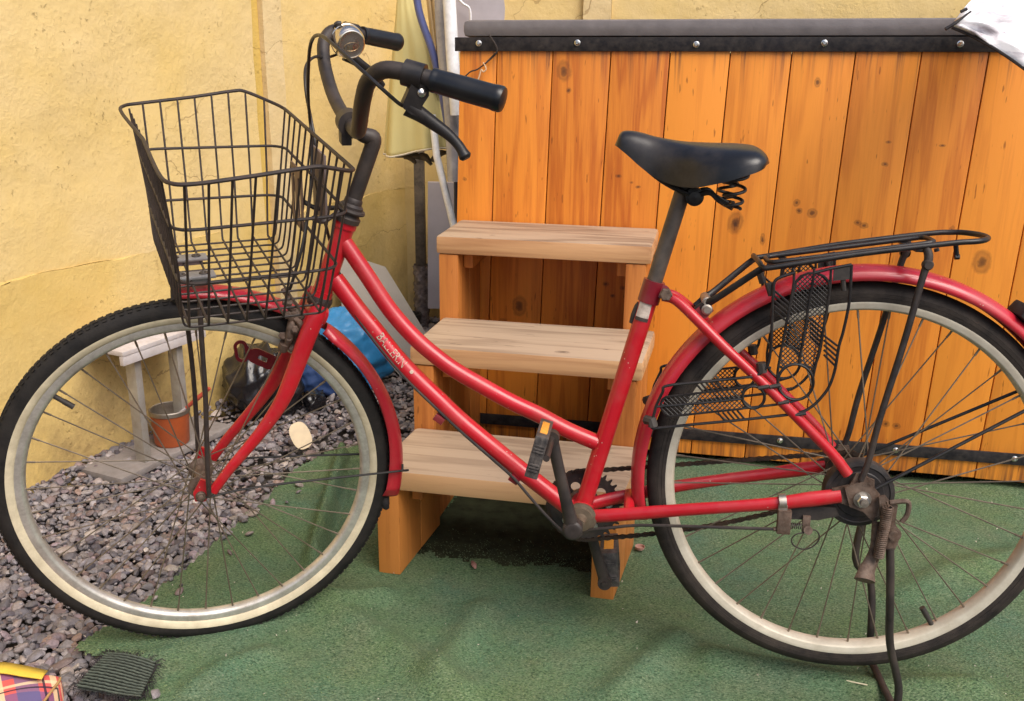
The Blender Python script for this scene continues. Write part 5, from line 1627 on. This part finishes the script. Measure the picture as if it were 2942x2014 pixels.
for sgn in (1, -1):
    mk = lambda u, v, l: Pb(*(locb(bk(u, v, .045)) * np.array([1, 0, 1]) + np.array([0, l * sgn, 0])))
    mb = MB(); mb.tube(spline([mk(1830, 460, .018), mk(1900, 520, .022), mk(1985, 562, .026), mk(2040, 556, .030), mk(2068, 578, .036), mk(2105, 598, .046)], 5), .0042, 8); build('rail', mb, M['black'], sd_o, BO)
    mb = MB(); a, b = mk(2104, 598, .052), mk(2112, 492, .056); n_ = 90
    ax_ = unit(b - a); e1_ = unit(np.cross(ax_, Lb)); e2_ = np.cross(ax_, e1_)
    mb.tube([a + (b - a) * min(1, max(0, (i / n_ - .0))) ** 1.35 + (.011 + .008 * i / n_) * (math.cos(i / n_ * 2 * math.pi * 3.2) * e1_ + math.sin(i / n_ * 2 * math.pi * 3.2) * e2_) for i in range(n_ + 1)], .0026, 8)
    build('spring', mb, M['black'], sd_o, BO)

M['pedal'] = simple('worn_pedal_plastic', (.035, .031, .031), .42, .1, .3, 60, .08, 200, .5, dirt=(.20, .17, .15), dirt_amt=.55, dirt_s=90)
# ---- cranks, chainring, pedals, chain
cr = locb(BC)
def arm(u0, v0, l0, u1, v1, l1, sgn):
    B0, E = bk(u0, v0, l0), bk(u1, v1, l1); d = unit(E - B0)
    mb = MB(); mb.tube(spline([B0 - d * .004, B0 + d * .05, E], 5), [.0135, .0115, .0098, .0092, .0100], 14, flat=(Lb, .72))
    mb.lathe(B0, Lb * sgn, [(.0001, -.014), (.0160, -.014), (.0165, .006), (.0130, .0085), (.0130, .0105), (.0110, .0112), (.0001, .0100)], 26)
    mb.lathe(E, Lb * sgn, [(.0001, -.008), (.0125, -.008), (.0125, .008), (.0001, .008)], 18)
    part('crank', mb, M['dust_black'])
    return E
E1 = arm(1645, 1521, .078, 1585, 1258, .090, 1)
far = arm(1672, 1440, -.070, 1737, 1672, -.085, -1)
mb = MB(); mb.lathe(BC + Lb * .034, Lb, [(.019, -.004), (.0255, -.004), (.0265, 0), (.0265, .004), (.0215, .005), (.0205, .009), (.0120, .010), (.009, .016), (.009, .03), (.0001, .03)], 30); cupm = simple('greasy_metal_cup', (.22, .17, .12), .45, .7, .3, 60, .05, 200, .5, dirt=(.10, .07, .05), dirt_amt=.6); part('bottom_bracket', mb, cupm); mb = MB(); mb.lathe(BC - Lb * .034, -Lb, [(.019, -.004), (.0245, -.003), (.0245, .005), (.009, .008), (.009, .03), (.0001, .03)], 30)
part('bottom_bracket', mb, cupm)
def pedal(E, sgn, tilt_, C, S=1.0, T=1.0):
    pd = empty('pedal', (0, 0, 0)); pd.parent = bike
    a = (Fb * math.cos(tilt_) + Ub * math.sin(tilt_)) * S          # long way of the platform
    b = np.cross(Lb, a) * T                                   # thickness
    mb = MB(); mb.tube([E - Lb * sgn * .012, E + Lb * sgn * .095], .0052, 12); build('spindle', mb, M['dust_black'], pd, BO)
    mb = MB()
    for k_ in (-1, 1):                                        # end cages
        mb.box(C + Lb * k_ * .040, a * .042, Lb * .0035, b * .0125, .002)
    for k_ in (-1, 1):
        mb.box(C + a * k_ * .0395, a * .0025, Lb * .040, b * .0125, .0015)
    mb.box(C, a * .016, Lb * .040, b * .0095, .003)
    for k_ in (-1, 1):
        for q_ in (-.026, -.020, -.014, .012, .018, .024):
            mb.box(C + Lb * k_ * .0435 + a * q_, a * .0017, Lb * .0022, b * .0095, .0006)
        mb.box(C + Lb * k_ * .0432, a * .0405, Lb * .0012, b * .0020 , .0005)
    build('cage', mb, M['pedal'], pd, BO)
    for k_ in (-1, 1):
        for m_ in (-1, 1):
            mb = MB()
            for i in range(7):
                mb.box(C + a * (k_ * .028) + Lb * (-.030 + .010 * i) + b * m_ * .0082, a * .0105, Lb * .0022, b * .0022, .0008)
            o = build('rib', mb, M['grip'], pd, BO); o['kind'] = 'stuff'
        mb = MB(); mb.box(C + a * k_ * .0425, a * .0012, Lb * .026, b * .0070, .0006); build('reflector', mb, M['amber'], pd, BO)
dcr = locb(E1) - cr; cang = math.atan2(dcr[2], dcr[0])
pedal(E1, 1, R_(104), bk(1549, 1288, .142), .80); pedal(far, -1, R_(84), bk(1753, 1608, -.138), .80, 1.6)
# chainring
chp = -.043
RC_ = .0640; NTH = 34
mb = MB(); Cc = bk(1679, 1452, chp)
outer = []
for i in range(NTH):
    for (fa_, rr_) in ((0, RC_ - .004), (.22, RC_ - .0035), (.42, RC_ + .004), (.58, RC_ + .004), (.78, RC_ - .0035)):
        a = 2 * math.pi * (i + fa_) / NTH; outer.append((a, rr_))
n = len(outer)
inn = [(a, .051) for a, _ in outer]
P2 = lambda a, r: Cc + (Fb * math.cos(a) + Ub * math.sin(a)) * r
mb.add(*slot_plate([P2(a, r) for a, r in outer], [P2(a, r) for a, r in inn], Lb, .0015))
# web of the ring with round holes left between spokes
nh = 5
for i in range(nh):
    a = 2 * math.pi * i / nh + .5
    mb.prism([P2(a - .36, .052), P2(a - .18, .052), P2(a, .052), P2(a + .18, .052), P2(a + .36, .052), P2(a + .5, .022), P2(a - .5, .022)], Lb, .0015)
    mb.add(*slot_plate(circle_pts(P2(a + math.pi / nh, .038), Fb, Ub, .0160, 18), circle_pts(P2(a + math.pi / nh, .038), Fb, Ub, .0085, 18), Lb, .0016))
mb.disc(Cc, Lb, .027, -.002, .002, 30)
ringo = part('chainring', mb, M['drum'], smooth=False)
for i in range(5):
    a = 2 * math.pi * i / 5 + .5
    mb = MB(); mb.lathe(P2(a, .042) + Lb * .0015, Lb, [(.0001, .002), (.0065, .002), (.0075, .0005), (.0075, -.001)], 16); build('chainring_bolt', mb, M['screw'], ringo, BO)
# chain: tight upper run, sagging lower run, wraps
cp = lambda u, v: bk(u, v, chp)
rs_ = .036
Cs = Pb(0, chp, 0)
up_a = math.pi / 2
pts = []
for q in np.linspace(math.pi * 1.42, math.pi * .52, 22): pts.append(Cc + (Fb * math.cos(-q + math.pi) * -1 + Ub * math.sin(q)) * RC_ if False else Cc + (Fb * math.cos(q - math.pi) + Ub * -math.sin(q - math.pi)) * RC_ if False else None)
pts = []
for q in np.linspace(-95, 95, 30): pts.append(Cc + (Fb * math.cos(R_(q)) + Ub * math.sin(R_(q))) * RC_)      # round the front of the ring, bottom to top
for q in np.linspace(92, 268, 18): pts.append(Cs + (Fb * math.cos(R_(q)) + Ub * math.sin(R_(q))) * rs_)
low0, low1 = pts[-1], pts[0]
for t_ in np.linspace(.1, .9, 9): pts.append(low0 + (low1 - low0) * t_ - Ub * .016 * math.sin(math.pi * t_))
pts.append(pts[0])
d = np.concatenate([[0], np.cumsum([np.linalg.norm(pts[i + 1] - pts[i]) for i in range(len(pts) - 1)])])
nl_ = int(d[-1] / .0127)
mb = MB()
A = np.array(pts)
for i in range(nl_):
    s0_c, s1_c = d[-1] * i / nl_, d[-1] * (i + 1) / nl_
    p0 = np.array([np.interp(s0_c, d, A[:, k]) for k in range(3)]); p1 = np.array([np.interp(s1_c, d, A[:, k]) for k in range(3)])
    dd = unit(p1 - p0); w_ = .0032 if i % 2 else .0022; nn_ = np.cross(Lb, dd)
    for sg in (1, -1):
        c = (p0 + p1) / 2 + Lb * sg * w_; hl = .0063 + .0030
        outl = [c + dd * x + nn_ * y for x, y in ((-hl, .0), (-hl + .0015, .0032), (-hl + .0045, .0034), (0, .0022), (hl - .0045, .0034), (hl - .0015, .0032), (hl, 0), (hl - .0015, -.0032), (hl - .0045, -.0034), (0, -.0022), (-hl + .0045, -.0034), (-hl + .0015, -.0032))]
        mb.prism(outl, Lb, .0005)
    mb.tube([p0 - Lb * .0042, p0 + Lb * .0042], .0026, 6)
o = part('chain', mb, M['chain'], smooth=False); o['kind'] = 'stuff'
mb = MB(); mb.lathe(Cs, Lb, [(.0001, -.0015), (rs_, -.0015), (rs_, .0015), (.0001, .0015)], 36); part('sprocket', mb, M['chain'])

# ---- rear band brake and hub hardware
dC = Pb(0, 0, 0)
mb = MB(); mb.lathe(dC, Lb, [(.0001, .026), (.050, .026), (.053, .028), (.0545, .034), (.0545, .050), (.053, .053), (.047, .0545), (.0455, .0530), (.038, .0530), (.0365, .0545), (.0001, .0545)], 56)
part('brake_drum', mb, M['drum'])
mb = MB()
q = [bk(u, v, .058) for u, v in ((2340, 1400), (2355, 1370), (2385, 1350), (2430, 1345), (2440, 1400), (2420, 1440), (2480, 1480), (2400, 1500), (2345, 1490), (2262, 1488), (2262, 1460), (2330, 1450))]
mb.prism([bk(u, v, .058) for u, v in ((2250, 1462), (2330, 1452), (2400, 1456), (2410, 1480), (2350, 1492), (2255, 1488))], Lb, .004)
part('brake_arm', mb, M['drum'], smooth=False)
mb = MB(); mb.prism([bk(u, v, .072) for u, v in ((2426, 1400), (2470, 1385), (2484, 1368), (2512, 1378), (2512, 1400), (2528, 1420), (2522, 1462), (2508, 1500), (2480, 1470), (2440, 1455))], Lb, .0022)
part('stand_plate', mb, M['rust'], smooth=False)
mb = MB(); c = Pb(0, .0735, 0); mb.lathe(c, Lb, [(.0001, 0), (.0135, 0), (.0135, .0018), (.0060, .0020), (.0060, .0185), (.0001, .0190)], 24); part('axle_washer', mb, M['steel'])
mb = MB(); mb.lathe(c + Lb * .0019, Lb, [(.0055, 0), (.0100, .0), (.0100, .0085), (.0085, .0100), (.0055, .0100)], 6); part('axle_nut', mb, M['screw'], smooth=False)
mb = MB(); c = bk(2246, 1440, .066); mb.tube([bk(2237, 1442, .065), bk(2258, 1441, .065)], .0128, 18)
mb.box(bk(2248, 1466, .072), Fb * .007, Lb * .004, Ub * .010, .001)
part('cable_clamp', mb, M['steel'])
mb = MB(); mb.box(bk(2252, 1498, .073), Fb * .0105, Lb * .006, Ub * .020, .002)
mb.tube([bk(2222, 1520, .073), bk(2250, 1519, .073)], .0035, 8)
mb.box(bk(2316, 1505, .066), Fb * .006, Lb * .003, Ub * .014, .001); mb.tube([bk(2322, 1524, .062), bk(2322, 1524, .080)], .007, 10)
part('cable_stop', mb, M['rust'])
mb = MB(); a, b = bk(2265, 1510, .073), bk(2304, 1512, .073); ax_ = unit(b - a); e1_ = Lb; e2_ = np.cross(ax_, e1_)
mb.tube([a + (b - a) * i / 60 + .0042 * (math.cos(i * .72) * e1_ + math.sin(i * .72) * e2_) for i in range(61)], .0009, 5)
part('spring', mb, M['dust_black'])
mb = MB(); mb.tube(spline([bk(2318, 1524, .076), bk(2344, 1524, .078), bk(2354, 1545, .078), bk(2338, 1568, .078), bk(2310, 1578, .078), bk(2282, 1568, .078), bk(2274, 1550, .078), bk(2288, 1535, .078), bk(2318, 1528, .076)], 6), .0012, 6)
part('cable_end', mb, M['dust_black'])

# ---- kickstand
ks = empty('kickstand', (0, 0, 0)); ks.parent = bike
ftN = gnd(2570, 2045, .006); ftF = gnd(2492, 1890, .006)
nl3, fl3 = locb(ftN), locb(ftF)
kp = [bk(2556, 1575, .085), bk(2556, 1640, .088), bk(2558, 1740, .088)]
mb = MB()
P = [bk(2557, 1575, .083), bk(2558, 1650, .085), bk(2557, 1740, .083), bk(2557, 1850, .076), ftN + Z_ * .05, ftN + Z_ * .008, (ftN * .7 + ftF * .3) + Z_ * .004, (ftN * .3 + ftF * .7) + Z_ * .006]
hF = mirb(bk(2557, 1575, .083))
farleg = [Pb(locb(hF)[0], -.083, locb(hF)[2]), Pb(locb(hF)[0] + .006, -.088, locb(hF)[2] - .10), Pb(fl3[0] + .006, -.090, fl3[2] + .14), ftF + Z_ * .05, ftF + Z_ * .012]
mb.tube(spline(P + list(reversed(farleg)), 5), .0064, 12)
build('leg', mb, M['dust_black'], ks, BO)
mb = MB()
mb.prism([bk(u, v, .080) for u, v in ((2524, 1428), (2544, 1424), (2556, 1440), (2578, 1450), (2570, 1500), (2580, 1520), (2584, 1540), (2576, 1562), (2566, 1582), (2546, 1582), (2534, 1560), (2530, 1500))], Lb, .004)
mb.lathe(bk(2566, 1537, .085), Lb, [(.0001, .004), (.0075, .004), (.0075, 0), (.0125, 0), (.0125, -.006)], 20)
build('hinge', mb, M['rust'], ks, BO, smooth=False)
mb = MB(); mb.tube(spline([bk(2556, 1444, .086), bk(2600, 1440, .086), bk(2611, 1450, .086), bk(2606, 1480, .086), bk(2590, 1500, .086)], 6), .0040, 8); build('hook', mb, M['rust'], ks, BO)
mb = MB(); a, b = bk(2552, 1455, .094), bk(2524, 1600, .094); ax_ = unit(b - a); e1_ = unit(np.cross(ax_, Lb)); e2_ = np.cross(ax_, e1_); n_ = 26 * 10
mb.tube([a + (b - a) * i / n_ + .0072 * (math.cos(i * .6283) * e1_ + math.sin(i * .6283) * e2_) for i in range(n_ + 1)], .0016, 6)
mb.tube([bk(2548, 1440, .094), a], .002, 6); mb.tube([b, bk(2520, 1616, .094)], .002, 6)
build('spring', mb, M['rust'], ks, BO)
mb = MB()
P = spline([bk(2518, 1500, .082), bk(2516, 1570, .082), bk(2504, 1610, .084), bk(2490, 1640, .090), bk(2484, 1668, .096)], 5)
mb.tube(P, [.007, .009, .011, .013, .0165], 14, flat=(Lb, .45))
build('foot_lever', mb, M['rust'], ks, BO)

# ---- rear rack
rk = empty('rear_rack', (0, 0, 0)); rk.parent = bike
def rtop(u, v, l): return bk(u, v, l)
near = [(2184, 757), (2192, 768), (2214, 769), (2350, 748), (2483, 728), (2730, 699), (2800, 694), (2828, 690), (2838, 683)]
hw_ = [.040, .052, .056, .058, .058, .058, .056, .046, .018]
Pn = [bk(u, v, l) for (u, v), l in zip(near, hw_)]
Pl = [locb(p) for p in Pn]
N_ = [Pb(*p) for p in Pl]; Fm = [Pb(p[0], -p[1], p[2]) for p in Pl]
mb = MB(); mb.loop(spline(N_ + list(reversed(Fm)) + [N_[0]], 5)[:-1], .0043, 10); build('outer_rail', mb, M['black'], rk, BO)
fr0, fr1 = Pl[1], Pl[6]
def inner(f, l): return Pb(f, l, float(np.interp(-f, [-Pl[1][0], -Pl[6][0]], [Pl[1][2], Pl[6][2]])) + .002)
f0, f1 = Pl[1][0] - .012, Pl[5][0] + .012
pin = [inner(f0, .015), inner(f0 - .004, .026), inner(f0 - .02, .031), inner((f0 + f1) / 2, .031), inner(f1 + .02, .031), inner(f1 + .004, .026), inner(f1, .015)]
pinm = [Pb(*(locb(p) * np.array([1, -1, 1]))) for p in reversed(pin)]
mb = MB(); mb.loop(spline(pin + pinm + [pin[0]], 5)[:-1], .0038, 10); build('inner_rail', mb, M['black'], rk, BO)
for fc in (.12, .88):
    f = f0 + (f1 - f0) * fc; h = locb(inner(f, 0))[2] - .006
    mb = MB(); mb.bar(Pb(f, -.057, h), Pb(f, .057, h), Ub, .0018, .006); build('cross_bar', mb, M['black'], rk, BO)
for sgn in (1, -1):
    P = [(2192, 770, .050), (2160, 790, .046), (2066, 852, .030), (2030, 872, .020), (2003, 893, .016)]
    P = [bk(*p) for p in P]; P = P if sgn > 0 else [mirb(p) for p in P]
    mb = MB(); mb.tube(spline(P, 5), [.0052, .0052, .0055, .007, .0075], 10, flat=(Lb, .55)); build('stay', mb, M['black'], rk, BO)
    P = [(2662, 712, .056), (2668, 735, .058), (2664, 760, .060), (2650, 800, .062), (2595, 991, .066), (2528, 1202, .070), (2496, 1323, .071), (2474, 1380, .071)]
    P = [bk(*p) for p in P]; P = P if sgn > 0 else [mirb(p) for p in P]
    mb = MB(); mb.tube(spline(P, 5), [.006, .0065, .0062, .0052, .005, .005, .005, .0048], 12); mb.lathe(P[2] + Lb * .002 * sgn, Lb * sgn, [(.0001, .007), (.006, .007), (.008, .004), (.008, -.004)], 14)
    build('leg', mb, M['dust_black'], rk, BO)
mb = MB(); c = bk(2031, 889, .022); mb.lathe(c, Lb, [(.0001, .006), (.0055, .006), (.006, .004), (.0085, .003), (.0085, -.05), (.0001, -.05)], 18); mb.lathe(bk(2031, 868, .018), Lb, [(.0001, .006), (.0055, .006), (.006, .004), (.008, .003), (.008, -.045), (.0001, -.045)], 18)
build('bolt', mb, M['steel'], rk, BO)
mb = MB(); mb.prism([bk(u, v, .018) for u, v in ((1990, 895), (2018, 872), (2044, 876), (2050, 892), (2030, 912), (2008, 922))], Lb, .003); build('bracket', mb, M['darkred'], rk, BO, smooth=False)
mb = MB(); mb.tube([bk(2746, 704, .045), bk(2749, 738, .045)], .0038, 8); mb.tube([bk(2743, 738, .045), bk(2756, 738, .045)], .0042, 8); mb.tube([bk(2690, 714, .02), bk(2692, 722, .02)], .004, 8); build('tension_peg', mb, M['black'], rk, BO)

# ---- dress guards, one each side
def g7(x, y): return (1800 + x * .3457, 750 + y * .3457)
for sgn in (1, -1):
    dgo = empty('dress_guard', (0, 0, 0)); dgo.parent = bike
    LG = .062
    def G(x, y, dl=0.0):
        u, v = g7(x, y); p = locb(bk(u, v, LG)); return Pb(p[0], (LG + dl) * sgn, p[2])
    mb = MB()
    outerw = [(1870, 30), (1862, 200), (1845, 380), (1800, 590), (1765, 710), (1735, 890), (1690, 1030), (1630, 1120), (1545, 1205), (1430, 1262), (1200, 1293), (900, 1325), (560, 1357), (330, 1380), (212, 1392)]
    mb.tube(spline([G(*p) for p in outerw], 5), .0024, 8)
    mb.tube([G(1870, 30), G(1700, 62), G(1560, 98)], .0024, 8)
    mb.tube(spline([G(1400, 95), G(1290, 130), G(1235, 165), G(1222, 230), G(1212, 420), (G(1205, 620)), G(1195, 760), G(1178, 850), G(1140, 910), G(1070, 955), G(960, 970), G(640, 1003), (G(335, 1037)), G(300, 1090), G(245, 1205)], 5), .0024, 8)
    mb.tube(spline([G(245, 1205), G(215, 1330), G(212, 1392)], 4), .0024, 8)
    mb.tube(spline([G(1700, 62), G(1690, 230), G(1662, 420), G(1610, 700), G(1560, 920), G(1545, 1010)], 5), .0021, 8)
    mb.tube(spline([G(1560, 60), G(1552, 150), G(1520, 330), G(1470, 640), G(1428, 860)], 5), .0021, 8)
    mb.tube(spline([G(1380, 60), G(1392, 110), G(1385, 220), G(1345, 430), G(1290, 720), G(1255, 930), G(1262, 1040)], 5), .0021, 8)
    mb.loop([G(1405 + 148 * math.cos(a), 1005 + 148 * math.sin(a)) for a in np.linspace(0, 6.283, 32, endpoint=False)], .0024, 8)
    mb.loop([G(1055 + 92 * math.cos(a), 1132 + 92 * math.sin(a)) for a in np.linspace(0, 6.283, 28, endpoint=False)], .0024, 8)
    mb.tube([G(245, 1210), G(600, 1182), G(965, 1145)], .0021, 8)
    mb.tube(spline([G(960, 1225), G(1140, 1205), G(1330, 1180), G(1420, 1155)], 4), .0021, 8)
    mb.tube(spline([G(1140, 1055), G(1210, 1040), G(1290, 1060)], 4), .0021, 8)
    build('guard_frame', mb, M['black'], dgo, BO)
    # rounded mesh panels: diamond mesh cut to a stadium outline
    up_l = [(1395, 230), (1340, 470), (1285, 740), (1262, 870)]; up_r = [(1690, 220), (1662, 440), (1612, 700), (1560, 900)]
    pol = [(1395, 230), (1410, 170), (1450, 125), (1510, 102), (1580, 102), (1640, 125), (1680, 170)] + up_r + [(1520, 880), (1470, 862), (1405, 852), (1345, 865), (1300, 890)] + list(reversed(up_l))[:-1]
    pol2 = [(330, 1128), (620, 1095), (860, 1065), (985, 1052), (965, 1090), (962, 1140), (985, 1205), (960, 1228), (700, 1255), (470, 1280), (355, 1290), (315, 1265), (290, 1225), (285, 1185), (300, 1150)]
    mb = MB()
    for PL in (pol, pol2):
        A2 = np.array(PL, float); n2 = len(A2)
        mb.loop([G(*p) for p in [tuple(q) for q in np.concatenate([np.linspace(A2[i], A2[(i + 1) % n2], 3, endpoint=False) for i in range(n2)])]], .0019, 6)
        for dvx in (np.array([1, .95]), np.array([1, -.95])):
            dv_ = dvx / np.linalg.norm(dvx); nv2 = np.array([-dv_[1], dv_[0]])
            pr = A2 @ nv2
            step = 28.0
            for o_ in np.arange(pr.min() + step / 2, pr.max(), step):
                xs = []
                for i in range(n2):
                    a, b = A2[i], A2[(i + 1) % n2]; da, db = a @ nv2 - o_, b @ nv2 - o_
                    if da * db < 0: xs.append((a + (b - a) * da / (da - db)) @ dv_)
                xs.sort()
                for i in range(0, len(xs) - 1, 2):
                    p, q2 = nv2 * o_ + dv_ * xs[i], nv2 * o_ + dv_ * xs[i + 1]
                    mb.tube([G(*p), G(*q2)], .0009, 4, cap=False)
    o = build('mesh_panel', mb, M['black'], dgo, BO, smooth=False)
    mb = MB()
    for i in range(5):
        mb.tube([G(1228, 245 + 42 * i), G(1352, 352 + 42 * i)], .0017, 6)
        mb.tube([G(1640, 618 + 40 * i), G(1752 - 4 * i, 705 + 42 * i)], .0017, 6)
        mb.tube([G(570 + 42 * i, 1012 - 4 * i), G(640 + 42 * i, 1090 - 4 * i)], .0017, 6)
        mb.tube([G(760 + 40 * i, 1262 - 5 * i), G(820 + 40 * i, 1332 - 5 * i)], .0017, 6)
    build('guard_bars', mb, M['black'], dgo, BO)
    mb = MB(); mb.prism([G(*p) for p in ((1722, 70), (1868, 32), (1852, 150), (1715, 165))], Lb, .0012); mb.tube([G(1795, 60, -.004), G(1812, 250, -.004)], .004, 8)
    build('guard_clip', mb, M['plastic'], dgo, BO); mb = MB(); mb.tube([G(165, 1335, -.010), G(215, 1330), G(220, 1372)], .008, 8); build('guard_clip', mb, M['plastic'], dgo, BO); mb = MB(); mb.tube([G(1185, 190, -.008), G(1215, 290, -.008)], .006, 8); build('guard_clip', mb, M['plastic'], dgo, BO); mb = MB(); mb.tube([G(1120, 850, -.004), G(1130, 930, -.004)], .008, 8); build('guard_clip', mb, M['plastic'], dgo, BO)
    for (x, y) in ((1135, 1040), (1230, 1030), (1300, 1165), (1440, 1262)):
        mb = MB(); mb.tube([G(x - 45, y + 8, .006), G(x + 45, y - 8, .006)], .0032, 8); build('guard_tie', mb, M['plastic'], dgo, BO)
